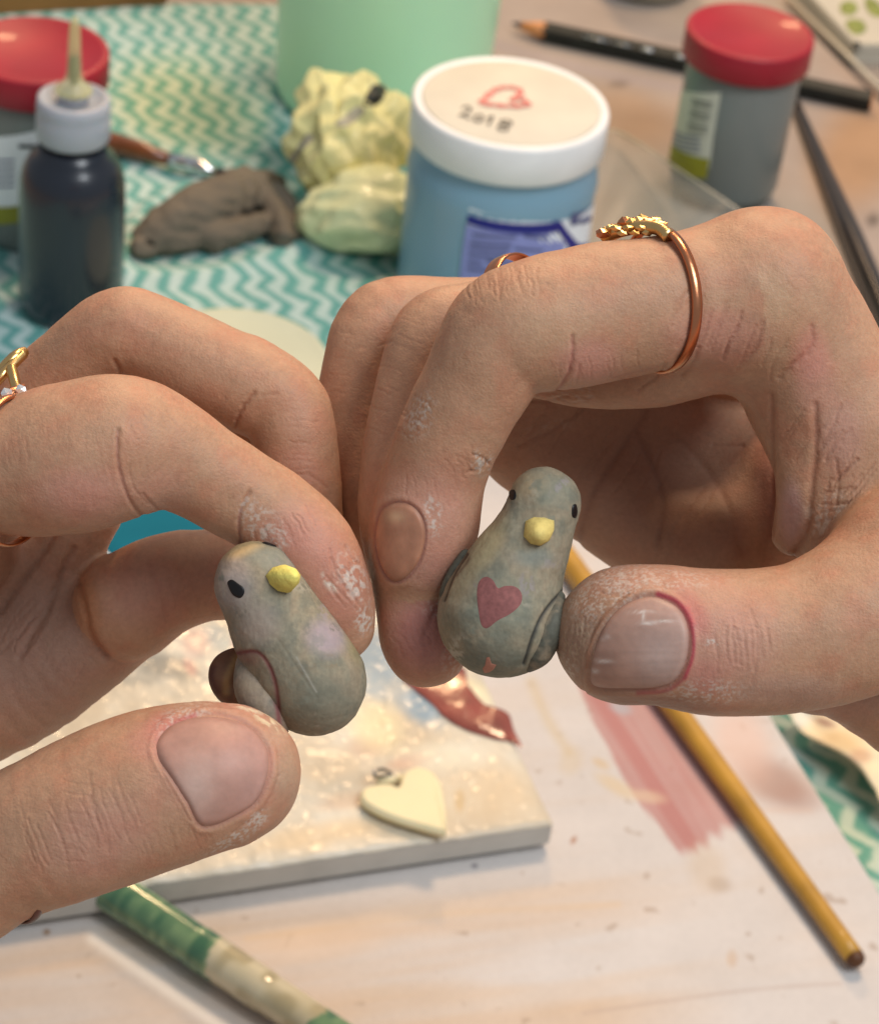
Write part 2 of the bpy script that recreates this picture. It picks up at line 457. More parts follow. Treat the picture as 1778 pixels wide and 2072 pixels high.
def chevron_material():
    m, nt, b = newmat('chevron_cloth'); N = nt.nodes; L = nt.links
    o = proj  # affine cell of the print, in metres on the table
    p0 = P(500, 600); e = lambda x, y: (P(500 + x, 600 + y) - p0)[:2]
    a = e(32, 51); bb = e(51, 0)
    inv = np.linalg.inv(np.array([a, bb]).T)
    def math_(op, x, y=None, c=None):
        n = N.new('ShaderNodeMath'); n.operation = op
        for i, q in enumerate((x, y, c)):
            if q is None: continue
            if isinstance(q, (int, float)): n.inputs[i].default_value = q
            else: L.new(q, n.inputs[i])
        return n.outputs[0]
    tc = N.new('ShaderNodeTexCoord'); sp = N.new('ShaderNodeSeparateXYZ')
    ns = N.new('ShaderNodeTexNoise'); ns.inputs['Scale'].default_value = 90; ns.inputs['Detail'].default_value = 2; L.new(tc.outputs['Object'], ns.inputs['Vector'])
    wv = N.new('ShaderNodeVectorMath'); wv.operation = 'SCALE'; L.new(ns.outputs['Color'], wv.inputs[0]); wv.inputs['Scale'].default_value = 0.0065
    ad = N.new('ShaderNodeVectorMath'); ad.operation = 'ADD'; L.new(tc.outputs['Object'], ad.inputs[0]); L.new(wv.outputs[0], ad.inputs[1])
    L.new(ad.outputs[0], sp.inputs[0])
    al = math_('ADD', math_('MULTIPLY', sp.outputs[0], float(inv[0, 0])), math_('MULTIPLY', sp.outputs[1], float(inv[0, 1])))
    be = math_('ADD', math_('MULTIPLY', sp.outputs[0], float(inv[1, 0])), math_('MULTIPLY', sp.outputs[1], float(inv[1, 1])))
    fr = math_('FRACT', al)
    z1 = math_('DIVIDE', fr, 0.57); z2 = math_('DIVIDE', math_('SUBTRACT', 1.0, fr), 0.43)
    zig = math_('MULTIPLY', math_('MINIMUM', z1, z2), 0.62)
    t = math_('PINGPONG', math_('FRACT', math_('SUBTRACT', be, zig)), 0.5)
    mr = N.new('ShaderNodeMapRange'); mr.interpolation_type = 'SMOOTHSTEP'; mr.inputs[1].default_value = 0.12; mr.inputs[2].default_value = 0.36; L.new(t, mr.inputs[0])
    n2 = N.new('ShaderNodeTexNoise'); n2.inputs['Scale'].default_value = 190; n2.inputs['Detail'].default_value = 3; L.new(tc.outputs['Object'], n2.inputs['Vector'])
    f2 = math_('MULTIPLY', mr.outputs[0], math_('ADD', math_('MULTIPLY', n2.outputs['Fac'], 0.5), 0.68))
    mx = N.new('ShaderNodeMix'); mx.data_type = 'RGBA'; mx.inputs['A'].default_value = (*lin(98, 160, 154), 1); mx.inputs['B'].default_value = (*lin(186, 206, 202), 1)
    L.new(f2, mx.inputs['Factor'])
    vc = N.new('ShaderNodeVertexColor'); vc.layer_name = 'Col'
    m2 = N.new('ShaderNodeMix'); m2.data_type = 'RGBA'; m2.blend_type = 'MULTIPLY'; m2.inputs['Factor'].default_value = 1
    L.new(mx.outputs['Result'], m2.inputs['A']); L.new(vc.outputs['Color'], m2.inputs['B']); L.new(m2.outputs['Result'], b.inputs['Base Color'])
    b.inputs['Roughness'].default_value = 0.85
    n3 = N.new('ShaderNodeTexNoise'); n3.inputs['Scale'].default_value = 700; L.new(tc.outputs['Object'], n3.inputs['Vector'])
    bp = N.new('ShaderNodeBump'); bp.inputs['Strength'].default_value = 0.4; bp.inputs['Distance'].default_value = 0.0006; L.new(n3.outputs['Fac'], bp.inputs['Height']); L.new(bp.outputs[0], b.inputs['Normal'])
    return m
m_chev = chevron_material()
def folds(V, seed, n, kmin, kmax):
    """sum of sharp creased waves in random directions: flat facets meeting in folds"""
    r = np.random.default_rng(seed); t = np.zeros(len(V)); tot = 0
    W2 = V + .22 * np.stack([fbm(V * 1.1 + 3 * seed, 2), fbm(V * 1.1 + 5 * seed + 9, 2), fbm(V * 1.1 + 31, 2)], -1)
    for i in range(n):
        k = r.normal(size=3); k /= np.linalg.norm(k); f = r.uniform(kmin, kmax)
        x = W2 @ k * f + r.uniform(0, 2); tri = np.abs((x % 2) - 1)
        a = 1 / f ** .8; t += a * (tri - .5); tot += a
    return t / tot ** .75
def cloth_z(V, q):
    z = 0.0022 * (fbm(V * 26, 3) - 0.5) + .0016 * folds(V * 14, 21, 7, .6, 2.2)
    # two soft creases run across the cloth
    for pts, w, h in (([(640, 290), (560, 320), (300, 420), (250, 560)], 16, 0.0022), ([(260, 560), (420, 560), (560, 520), (700, 470)], 22, 0.003), ([(520, 318), (640, 310)], 8, .002)):
        d = seg_dist(q, catmull(pts, 5)); z = z + h * np.exp(-(d / w) ** 2)
    return z
def cloth_col(V, q):
    C = np.ones((len(V), 3)) * np.array([0.97, 0.98, 0.97]) * (0.9 + 0.2 * fbm(V * 14 + 5, 2))[:, None]
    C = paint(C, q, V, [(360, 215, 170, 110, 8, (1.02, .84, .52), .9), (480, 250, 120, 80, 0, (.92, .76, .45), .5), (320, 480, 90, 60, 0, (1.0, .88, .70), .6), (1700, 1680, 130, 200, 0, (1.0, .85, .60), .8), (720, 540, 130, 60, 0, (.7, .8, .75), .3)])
    return C
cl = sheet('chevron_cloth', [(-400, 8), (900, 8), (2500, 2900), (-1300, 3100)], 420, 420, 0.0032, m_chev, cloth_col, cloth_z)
tag(cl, 'teal and white zigzag patterned paper cloth covering the left of the table', 'cloth')

m_paper = mat('drawing_paper', None, 0.7, 0.05, 45, 0.06, 500, attr='Col')
def paper_col(V, q):
    C = np.tile(np.array(lin(200, 194, 190)), (len(V), 1)).astype(float)
    # streaks of diluted paint run with the front edge of the tile
    d = P(1120, 1712) - P(300, 1812); d /= np.linalg.norm(d); e = np.array([-d[1], d[0], 0])
    uv = np.stack([V @ d * 9, V @ e * 95, V[:, 2] * 0], -1)
    n = fbm(uv, 4); zone = np.clip((q[:, 1] - 1720) / 160, 0, 1) * np.clip((1500 - q[:, 0]) / 300, 0, 1)
    C = lerp(C, np.array(lin(196, 160, 118)), (np.clip((n - 0.45) * 4, 0, 1) * 0.45 * zone)[:, None])
    n = fbm(uv * 1.7 + 9, 3); C = lerp(C, np.array(lin(200, 172, 140)), (np.clip((n - 0.5) * 4, 0, 1) * 0.35 * (.35 + .65 * zone))[:, None])
    n = fbm(V * 900, 2); C = C * (.96 + .08 * n)[:, None]; n = fbm(V * 260 + 31, 2); C = lerp(C, np.array(lin(150, 128, 108)), (np.clip((n - .80) * 12, 0, 1) * .5)[:, None])
    pink = lin(172, 112, 108); br = lin(156, 118, 104); tan = lin(196, 176, 140)
    sel = (q[:, 0] > 1100) & (q[:, 0] < 1700) & (q[:, 1] > 1350) & (q[:, 1] < 1760)
    k = np.where(sel)[0]
    # broad pink brush mark, ragged along its length
    a, b = np.array([1255, 1400.]), np.array([1450, 1705.]); t = b - a; L_ = np.linalg.norm(t); t /= L_; s = np.array([-t[1], t[0]])
    u = (q[k] - a) @ t / L_; w = (q[k] - a) @ s
    rag = (fbm(np.stack([w / 9, u * 4, u * 0], -1), 3) - .5)
    m_ = np.clip((82 - np.abs(w + 5 - 14 * np.sin(u * 3)) + rag * 18) / 8, 0, 1) * np.clip((1.0 + rag * .12 - u) * 14, 0, 1) * np.clip((u + .25) * 10, 0, 1)
    den = 0.68 + 0.25 * np.clip(fbm(np.stack([w / 7, u * 3, u * 0 + 3], -1), 3) - .35, 0, 1) + 0.35 * np.exp(-((w - 45) / 14) ** 2)
    C[k] = lerp(C[k], np.array(pink), (m_ * np.clip(den, 0, .92))[:, None])
    C = paint(C, q, V, [(1570, 1585, 90, 50, 28, br, .7), (1500, 1500, 60, 90, -25, lin(214, 180, 164), .6), (1620, 1612, 60, 26, 18, br, .25),
                        (1245, 1590, 50, 16, 30, lin(206, 182, 140), .55), (1215, 1545, 22, 10, 30, lin(200, 170, 120), .5), (1310, 1612, 40, 14, 10, lin(212, 190, 160), .5),
                        (1430, 1755, 42, 55, -20, lin(190, 168, 140), .40), (1455, 1790, 26, 18, 10, lin(160, 140, 120), .45), (1480, 1940, 12, 20, 0, lin(190, 160, 130), .5),
                        (1255, 1432, 26, 14, 20, lin(160, 180, 190), .5), (1155, 1540, 26, 34, 20, tan, .35), (640, 1905, 150, 40, -5, lin(226, 196, 166), .4),
                        (1160, 1700, 10, 6, -60, lin(160, 110, 80), .8), (960, 1752, 8, 5, 0, lin(90, 80, 90), .8), (763, 1747, 6, 4, 0, lin(110, 100, 100), .8), (95, 1886, 8, 7, 0, lin(150, 110, 70), .9), (160, 1975, 5, 4, 0, lin(150, 130, 110), .7), (1500, 1640, 7, 4, 0, lin(120, 110, 100), .6)],
              [([(1075, 1380), (1110, 1460), (1150, 1520)], 12, tan, .5), ([(1490, 1640), (1640, 1640)], 5, lin(200, 170, 150), .3), ([(1180, 2050), (1500, 2005), (1700, 1990)], 4, lin(170, 150, 140), .4), ([(500, 1900), (900, 1850), (1250, 1830)], 7, lin(206, 176, 138), .35),
               ([(190, 1900), (480, 2100)], 14, lin(248, 240, 228), .6)])
    return C
pap = sheet('drawing_paper', [(60, 1130), (1200, 872), (2100, 2330), (-900, 2700)], 620, 620, 0.0075, m_paper, paper_col, lambda V, q: 0.0003 * (fbm(V * 12, 2) - .5), thick=0.0004)
tag(pap, 'large sheet of white paper with pink and tan paint strokes under the tile', 'paper')

# ------------------------------------------------------------------ tile with glaze
ZP = 0.0080; ZT = 0.0175
m_tile = mat('glazed_tile_top', None, 0.46, 0.05, 60, 0.32, 260, bdist=0.0003, attr='Col', coat=0.12, rvar=0.14)
m_tside = mat('tile_side', lin(180, 176, 168), 0.55, 0.10, 80)
A_ = P(1120, 1662, ZT); B_ = P(340, 1778, ZT); Cc = P(1040, 1452, ZT)
dx = (B_ - A_) / np.linalg.norm(B_ - A_); dy = Cc - A_; dy -= dx * (dy @ dx); dy /= np.linalg.norm(dy)
TW, TD = 0.150, 0.106
tile = empty('ceramic_tile', A_ + dx * TW / 2 + dy * TD / 2 - np.array([0, 0, ZT - ZP]))
tag(tile, 'cream glazed ceramic tile smeared with blue and red glaze on the white paper', 'tile')
def tile_top():
    n = 330; s, t = np.meshgrid(np.linspace(0, 1, n), np.linspace(0, 1, n)); s = s.ravel(); t = t.ravel()
    V = A_ + dx * TW * s[:, None] + dy * TD * t[:, None]
    e = np.minimum.reduce([s * TW, (1 - s) * TW, t * TD, (1 - t) * TD])
    V[:, 2] += -0.0012 * np.exp(-(e / 0.0009)) + 0.0007 * (fbm(V * 300, 2) - .5)
    q = proj(V)
    C = np.tile(np.array(lin(202, 192, 172)), (len(V), 1)).astype(float)
    k = fbm(V * 60 + 3, 4)[:, None]
    C = lerp(C, np.array(lin(182, 160, 128)), np.clip((k - .5) * 5, 0, 1) * .4)
    C = lerp(C, np.array(lin(216, 212, 198)), np.clip((.47 - k) * 6, 0, 1) * .6)
    blue = lin(112, 146, 168); gr = lin(122, 120, 112); pk = lin(206, 150, 136)
    C = paint(C, q, V, [(770, 1330, 80, 70, 35, blue, .75), (850, 1430, 60, 34, 38, blue, .9), (745, 1380, 60, 24, 40, lin(150, 170, 180), .6), (330, 1345, 90, 28, 14, gr, .8), (280, 1370, 60, 22, 0, gr, .5),
                        (440, 1290, 34, 24, 30, blue, .4), (395, 1300, 30, 34, 0, pk, .45), (478, 1300, 12, 24, 0, lin(200, 90, 80), .6), (385, 1350, 12, 22, -30, pk, .6), (830, 1540, 50, 16, -14, lin(190, 130, 110), .45), (740, 1510, 40, 24, 0, lin(190, 150, 126), .5),
                        (700, 1620, 60, 20, -10, lin(196, 160, 130), .5), (720, 1590, 110, 30, -12, lin(160, 160, 150), .35), (1000, 1600, 90, 60, 0, lin(210, 186, 150), .5), (930, 1620, 12, 26, 0, lin(190, 160, 110), .6),
                        (760, 1470, 60, 50, 30, lin(236, 220, 170), .6), (900, 1530, 90, 30, 0, lin(226, 222, 200), .5), (960, 1400, 50, 24, 30, lin(236, 226, 180), .5),
                        (640, 1690, 160, 26, -10, lin(216, 186, 140), .5), (500, 1300, 60, 40, 0, lin(200, 204, 190), .5)])
    i = np.arange(n * n).reshape(n, n)
    Q = np.stack([i[:-1, :-1].ravel(), i[1:, :-1].ravel(), i[1:, 1:].ravel(), i[:-1, 1:].ravel()], -1)
    nz = np.cross(V[Q[0, 2]] - V[Q[0, 0]], V[Q[0, 3]] - V[Q[0, 1]])[2]
    if nz < 0: Q = Q[:, ::-1]
    fastmesh('tile_face', V, Q, m_tile, tile, C)
tile_top()
def slab(name, o, ax, ay, w, d, z0, z1, m, parent, bev=0.0006):
    bm = bmesh.new(); vs = []
    for z in (z0, z1):
        for (a, b) in ((0, 0), (1, 0), (1, 1), (0, 1)):
            p = o + ax * w * a + ay * d * b; vs.append(bm.verts.new((p[0], p[1], z)))
    for f in ((0, 3, 2, 1), (4, 5, 6, 7), (0, 1, 5, 4), (1, 2, 6, 5), (2, 3, 7, 6), (3, 0, 4, 7)): bm.faces.new([vs[i] for i in f])
    bmesh.ops.recalc_face_normals(bm, faces=bm.faces)
    bmesh.ops.bevel(bm, geom=list(bm.edges), offset=bev, segments=2, affect='EDGES')
    me = bpy.data.meshes.new(name); bm.to_mesh(me); bm.free()
    ob = link(name, me, m, None, False); adopt(ob, parent); return ob
slab('tile_body', A_, dx, dy, TW, TD, ZP + 0.0012, ZT - 0.0008, m_tside, tile)
for a, b in ((0.002, 0.002), (TW - 0.012, 0.002), (0.002, TD - 0.012), (TW - 0.012, TD - 0.012)):
    slab('foot', A_ + dx * a + dy * b, dx, dy, 0.010, 0.010, ZP, ZP + 0.0016, m_tside, tile, 0.0002)
# thick wet red glaze, a raised puddle on the tile
m_red = mat('wet_red_glaze', lin(144, 74, 60), 0.2, 0.35, 110, 0.5, 170, bdist=0.0012, coat=.8)
def puddle(name, outline, z, h, m, parent, rings=14):
    o = catmull(outline, 6, True); c = o.mean(0); n = len(o); v = []; f = []
    for k in range(rings + 1):
        t = 1 - k / rings
        for j in range(n if k < rings else 1):
            w = P(*(c + (o[j] - c) * t), z)
            w[2] += h * (1 - t ** 6) * (0.7 + 0.6 * vnoise(np.array([w * 160]))[0]); v.append(w)
    for k in range(rings - 1):
        for j in range(n):
            j2 = (j + 1) % n; f.append((k * n + j, (k + 1) * n + j, (k + 1) * n + j2, k * n + j2))
    b = (rings - 1) * n
    for j in range(n): f.append((b + j, len(v) - 1, b + (j + 1) % n))
    return pydata(name, v, f, m, parent, True)
puddle('glaze_smear', [(815, 1372), (850, 1352), (905, 1348), (940, 1352), (932, 1372), (952, 1392), (968, 1412), (990, 1432), (1012, 1436), (1030, 1446), (1040, 1478), (1056, 1512), (1032, 1500), (1000, 1495), (950, 1480), (905, 1455), (872, 1422), (838, 1395)], ZT + 0.0004, 0.0009, m_red, tile)

# ------------------------------------------------------------------ heart pendant with wire loop
m_cream = mat('cream_clay', lin(228, 216, 174), 0.55, 0.04, 50, 0.12, 500, sss=0.1)
hc = P(825, 1625, ZT + .0008)
pend = empty('heart_pendant', hc); tag(pend, 'cream clay heart pendant with a wire loop lying on the tile', 'pendant')
def extrude_px(name, outline, z0, z1, m, parent, per=6, bev=0.0005):
    o = catmull(outline, per, True)
    bm = bmesh.new(); top = [bm.verts.new(tuple(P(x, y, z1))) for x, y in o]
    f = bm.faces.new(top); r = bmesh.ops.extrude_face_region(bm, geom=[f])
    for q in r['geom']:
        if isinstance(q, bmesh.types.BMVert): q.co.z = z0
    bmesh.ops.recalc_face_normals(bm, faces=bm.faces)
    ed = [e for e in bm.edges if len(e.link_faces) == 2 and e.calc_face_angle(0) > 1.0]
    bmesh.ops.bevel(bm, geom=ed, offset=bev, segments=3, affect='EDGES')
    me = bpy.data.meshes.new(name); bm.to_mesh(me); bm.free(); ob = link(name, me, m, None, False); adopt(ob, parent)
    for p_ in ob.data.polygons: p_.use_smooth = len(p_.vertices) < 5
    return ob
extrude_px('heart', [(807, 1590), (815, 1566), (832, 1553), (854, 1551), (874, 1560), (888, 1578), (896, 1605), (901, 1640), (903, 1675), (902, 1681), (895, 1680), (858, 1670), (810, 1656), (765, 1638), (737, 1620), (731, 1605), (740, 1592), (762, 1586), (790, 1585)], ZT + .0010, ZT + .0040, m_cream, pend)
m_steel = mat('steel_wire', lin(150, 145, 140), 0.25, 0.05, 50, 0, metal=1)
lp = [P(805, 1576, ZT + .0022), P(790, 1570, ZT + .0024), P(772, 1572, ZT + .003), P(758, 1570, ZT + .005), P(760, 1560, ZT + .006), P(775, 1557, ZT + .005), P(793, 1566, ZT + .0028)]
lw = catmull([tuple(q) for q in lp], 6); tube('wire_loop', lw, [0.00045] * len(lw), m_steel, pend, 10)
tube('loop_bar', [P(765, 1584, ZT + .0016), P(812, 1574, ZT + .0016)], [.0011, .0011], m_cream, pend, 10)

# ------------------------------------------------------------------ brushes and pencil
m_yel = mat('yellow_lacquer', lin(184, 136, 44), 0.5, 0.22, 70, 0.1, 200, coat=0.3)
m_dark = mat('dark_brown_tip', lin(84, 48, 20), 0.5)
yb = empty('paintbrush', P(1735, 1945, ZP)); tag(yb, 'yellow wooden paintbrush handle lying across the white paper beside a pink stroke', 'paintbrush')
rz = ZP + 0.0032
pts = [lerp(P(1120, 1095, rz), P(1728, 1938, rz), t) for t in np.linspace(0, 1, 24)]
tube('handle', pts, [0.0036 - 0.0011 * (i / 23) for i in range(24)], m_yel, yb, 24)
e0 = pts[-1]; dd = (pts[-1] - pts[-2]); dd /= np.linalg.norm(dd)
tube('handle_end', [e0 - dd * .0002, e0 + dd * .0012, e0 + dd * .002, e0 + dd * .0025], [.00252, .0023, .0016, .0004], m_dark, yb, 20)

m_stick = mat('banded_acrylic', None, 0.16, 0.06, 60, 0.05, 200, attr='Col', coat=0.7, sss=0.15, sssr=(1, 1, .6))
def stick_col(t, th):
    k = int(t * 39.99); n = vnoise(np.array([[t * 26, th * 1.1, 3.0]]))[0]
    g = (t < 0.47 + .05 * (n - .5)) or (0.765 + .05 * (n - .5) < t < 0.875)
    c = lerp(lin(200, 188, 156), lin(170, 156, 120), np.clip((n - .4) * 3, 0, 1))
    if g: c = lerp(lin(62, 104, 74), lin(120, 148, 104), np.clip(1.4 * (vnoise(np.array([[t * 60, th, 9.0]]))[0] - .2), 0, 1))
    if 0.875 < t < .95 and math.sin(th) > .2: c = np.array(lin(60, 124, 92))
    return tuple(c)
gs = empty('banded_paintbrush', P(700, 2080, ZP)); tag(gs, 'translucent handle with green and cream bands lying on the paper at the bottom left', 'paintbrush')
pts = [lerp(P(150, 1752, ZP + .0054), P(800, 2180, ZP + .0054), t) for t in np.linspace(0, 1, 160)]
tube('handle', pts, [0.0053 - 0.0008 * t + (0.0002 if 0.4 < t < .62 else 0) for t in np.linspace(0, 1, 160)], m_stick, gs, 28, colf=stick_col)

m_blk = mat('black_lacquer', lin(30, 34, 32), 0.5, 0.3, 120, 0.15, 300, spec=.35)
m_wood = mat('pencil_wood', lin(206, 140, 88), 0.6, 0.2, 150)
m_lead = mat('graphite', lin(44, 42, 44), 0.4)
pc = empty('pencil', P(1770, 205)); tag(pc, 'black hexagonal pencil lying behind the red lidded jar', 'pencil')
z = 0.0042
tip, p1, p2 = P(1036, 47, z), P(1100, 62, z), P(1762, 204, z)
tube('lead', [tip, lerp(tip, p1, .28)], [.0004, .0014], m_lead, pc, 10)
tube('wood_cone', [lerp(tip, p1, .28), lerp(tip, p1, 1.08)], [.0014, .0040], m_wood, pc, 12)
tube('barrel', [p1, lerp(p1, p2, .5), p2], [.0042] * 3, m_blk, pc, 6, poly=True)
m_silverfoil = mat('silver_print', lin(190, 196, 200), 0.3, 0.2, 200, 0, metal=.8)
for a, b in ((.30, .335), (.405, .43), (.12, .20), (.21, .27)):
    q0, q1 = lerp(p1, p2, a), lerp(p1, p2, b); up = np.array([0, -.0030, .0026])
    mm_ = m_silverfoil
    tube('print_mark', [q0 + up, q1 + up], [.0009, .0009] if a > .28 else [.00035, .00035], mm_, pc, 8)
tube('end_core', [p2, p2 + (p2 - p1) / np.linalg.norm(p2 - p1) * .0004], [.0036, .0034], m_wood, pc, 12)

m_dbr = mat('dark_lacquer', lin(38, 30, 26), 0.28, 0.5, 60, 0.1, 200, coat=.5)
bk = empty('dark_paintbrush', P(1850, 820)); tag(bk, 'long dark brown paintbrush handle lying at the right edge behind the hand', 'paintbrush')
ps = [lerp(P(1608, 205, .003), P(1900, 900, .004), t) for t in np.linspace(0, 1, 20)]
tube('handle', ps, [.0016 + .0026 * min(1, t * 2.2) for t in np.linspace(0, 1, 20)], m_dbr, bk, 20)

m_brn = mat('brown_lacquer', lin(122, 66, 30), 0.3, 0.3, 60, 0.1, 200, coat=.5)
m_fer = mat('silver_ferrule', lin(226, 226, 226), 0.18, 0.05, 50, 0, metal=1)
sb = empty('small_paintbrush', P(340, 330)); tag(sb, 'small paintbrush with brown handle and silver ferrule behind the clay lump', 'paintbrush')
f3 = lambda x, y, z=.0075: P(x, y, z)
tube('handle', [f3(120, 255), f3(235, 292), f3(290, 306), f3(352, 326)], [.0022, .0040, .0034, .0020], m_brn, sb, 18)
tube('ferrule', [f3(344, 323), f3(368, 330), f3(385, 333), f3(390, 335), f3(410, 341), f3(440, 349)], [.0026, .0029, .0027, .0031, .0027, .0020], m_fer, sb, 18)
tube('bristles', [f3(438, 348), f3(470, 358), f3(500, 368)], [.0019, .0022, .0006], m_lead, sb, 14)

# ------------------------------------------------------------------ lathe made containers
def rim_profile(r, z0, z1, bev=.0008, inset=None, depth_=.0006):
    p = [(r - bev, z0), (r, z0 + bev), (r, z1 - bev), (r - bev * .3, z1 - bev * .3), (r - bev, z1)]
    if inset: p += [(r - inset, z1), (r - inset - .0006, z1 - depth_), (0.0003, z1 - depth_)]
    else: p += [(.0003, z1)]
    return p
# blue jar with white lid
jb = P(965, 520, 0)
def base_for(x, y_lid, zlid):
    q = P(x, y_lid, zlid); return np.array([q[0], q[1], 0])
ZL = 0.078
jb = base_for(1034, 205, ZL); RJ = pxm(201, np.array([jb[0], jb[1], ZL]))
m_bluejar = mat('blue_jar_plastic', lin(128, 166, 186), 0.38, 0.05, 18, 0.05, 200, coat=.2, sss=.1)
m_white = mat('white_plastic', lin(240, 241, 240), 0.42, 0.05, 90, 0.06, 300)
m_lidtop = mat('lid_paper', lin(214, 207, 190), 0.7, 0.06, 60, 0.1, 300)
jar = empty('blue_jar', jb); tag(jar, 'blue jar with a white lid marked with a red heart and 2018', 'jar')
zl0 = ZL - .0140
lathe('body', jb, [(RJ * .90, 0.0036), (RJ * .96, .006), (RJ * .965, .03), (RJ * .97, zl0 - .016), (RJ * .985, zl0 - .011), (RJ * .96, zl0 - .006), (RJ * .90, zl0 - .002), (RJ * .90, zl0 + .004)], m_bluejar, jar, 96)
jlid = lathe('lid', jb, rim_profile(RJ, zl0, ZL, .0012, .0024, .0007), m_white, jar, 96)
lathe('lid_label', jb, [(RJ - .0031, ZL - .0005), (RJ - .0036, ZL - .0002), (.0003, ZL - .0002)], m_lidtop, jlid, 96)
m_pinkpen = mat('red_pencil_mark', lin(214, 124, 116), 0.7, 0.2, 900); m_blackpen = mat('black_marker', lin(62, 56, 50), 0.6, 0.2, 900)
D2 = lambda L: [(782 + .28 * a, 92.5 + .28 * b) for a, b in L]
zt = ZL + .0002
ribbon('heart_mark', D2([(680, 410), (740, 350), (800, 310), (870, 298), (950, 308), (968, 338), (930, 372), (900, 400)]), .0026, zt, m_pinkpen, jlid)
ribbon('heart_mark', D2([(935, 368), (985, 385), (1018, 425), (880, 432), (760, 422), (680, 410)]), .0026, zt + .00012, m_pinkpen, jlid)
wr_ = lambda L: D2([(518 + 100 * u + 34 * v_, 500 + 33 * u - 74 * v_) for u, v_ in L])
for i, st in enumerate([[(.05, .72), (.3, 1), (.6, .85), (.5, .45), (.05, .02)], [(.05, .02), (.35, .12), (.85, .0)], [(1.3, .62), (1.1, .4), (1.2, .05), (1.5, .02), (1.65, .35), (1.45, .62), (1.3, .62)], [(1.95, .55), (2.2, .85), (2.15, .0)],
                        [(3.3, .95), (2.95, .85), (2.9, .6), (3.3, .45), (3.5, .15), (3.15, -.05), (2.85, .12), (3.05, .45), (3.5, .65), (3.55, .88), (3.3, .95)]]):
    ribbon('year_mark', wr_(st), .0010, zt + .00003 * i, m_blackpen, jlid)
def curved(name, base, R, outl, m, parent, off):
    """label printed on a jar: outline given in photograph places, wrapped on the cylinder"""
    def on(x, y):
        d = ray(x, y); o = CPOS - np.array([base[0], base[1], 0])
        a = d[0] ** 2 + d[1] ** 2; b = 2 * (o[0] * d[0] + o[1] * d[1]); c = o[0] ** 2 + o[1] ** 2 - (R + off) ** 2
        disc = b * b - 4 * a * c
        t = (-b - math.sqrt(max(disc, 0))) / (2 * a)
        p = CPOS + d * t
        r = p[:2] - np.array(base[:2]); r = r / np.linalg.norm(r) * (R + off)
        return np.array([base[0] + r[0], base[1] + r[1], p[2]])
    rows = outl   # rows of (left point, right point) from top to bottom
    v = []; f = []; n = 16
    for (x0, y0), (x1, y1) in rows:
        a0, a1 = on(x0, y0), on(x1, y1)
        th0 = math.atan2(a0[1] - base[1], a0[0] - base[0]); th1 = math.atan2(a1[1] - base[1], a1[0] - base[0])
        if th1 - th0 > math.pi: th1 -= 2 * math.pi
        if th0 - th1 > math.pi: th1 += 2 * math.pi
        for k in range(n + 1):
            t = k / n; th = th0 + (th1 - th0) * t; v.append((base[0] + (R + off) * math.cos(th), base[1] + (R + off) * math.sin(th), a0[2] + (a1[2] - a0[2]) * t))
    for i in range(len(rows) - 1):
        for k in range(n): f.append((i * (n + 1) + k, (i + 1) * (n + 1) + k, (i + 1) * (n + 1) + k + 1, i * (n + 1) + k + 1))
    return pydata(name, v, f, m, parent, True)
m_lab = mat('white_label', lin(242, 244, 248), 0.45, 0.04, 90, 0); m_navy = mat('navy_print', lin(30, 34, 128), 0.45, 0.05, 90, 0); m_lav = mat('lavender_print', lin(142, 148, 206), 0.45, 0.07, 90, 0)
m_txt = mat('small_print', lin(92, 96, 136), 0.5, 0.2, 600, 0)
RB = RJ * .97
jlab = curved('label', jb, RB, [((950, 421), (1206, 404)), ((942, 470), (1203, 440)), ((930, 575), (1190, 560))], m_lab, jar, .0004)
curved('label_band', jb, RB, [((946, 434), (1133, 447)), ((944, 452), (1140, 466))], m_navy, jlab, .0006)
curved('label_band', jb, RB, [((1118, 448), (1134, 447)), ((1130, 470), (1150, 470)), ((1145, 492), (1166, 489)), ((1150, 500), (1190, 492)), ((1150, 510), (1195, 500))], m_navy, jlab, .0007)
curved('label_panel', jb, RB, [((943, 455), (1117, 463)), ((938, 490), (1143, 495)), ((928, 575), (1135, 565))], m_lav, jlab, .00055)
for i, (x0, x1, y) in enumerate([(956, 1045, 472), (1060, 1110, 474), (952, 1035, 488), (950, 1030, 500), (1042, 1100, 500), (948, 1020, 513), (946, 975, 527), (985, 1060, 526), (945, 1010, 541)]):
    curved('small_print', jb, RB, [((x0, y), (x1, y + 5)), ((x0 - 1, y + 5), (x1 - 1, y + 10))], m_txt, jlab, .00075)
curved('letter_mark', jb, RB, [((1158, 432), (1196, 420)), ((1153, 446), (1170, 440)), ((1156, 458), (1172, 452))], m_txt, jlab, .0008)
curved('letter_mark', jb, RB, [((1172, 444), (1196, 434)), ((1174, 454), (1196, 446))], m_txt, jlab, .0008)

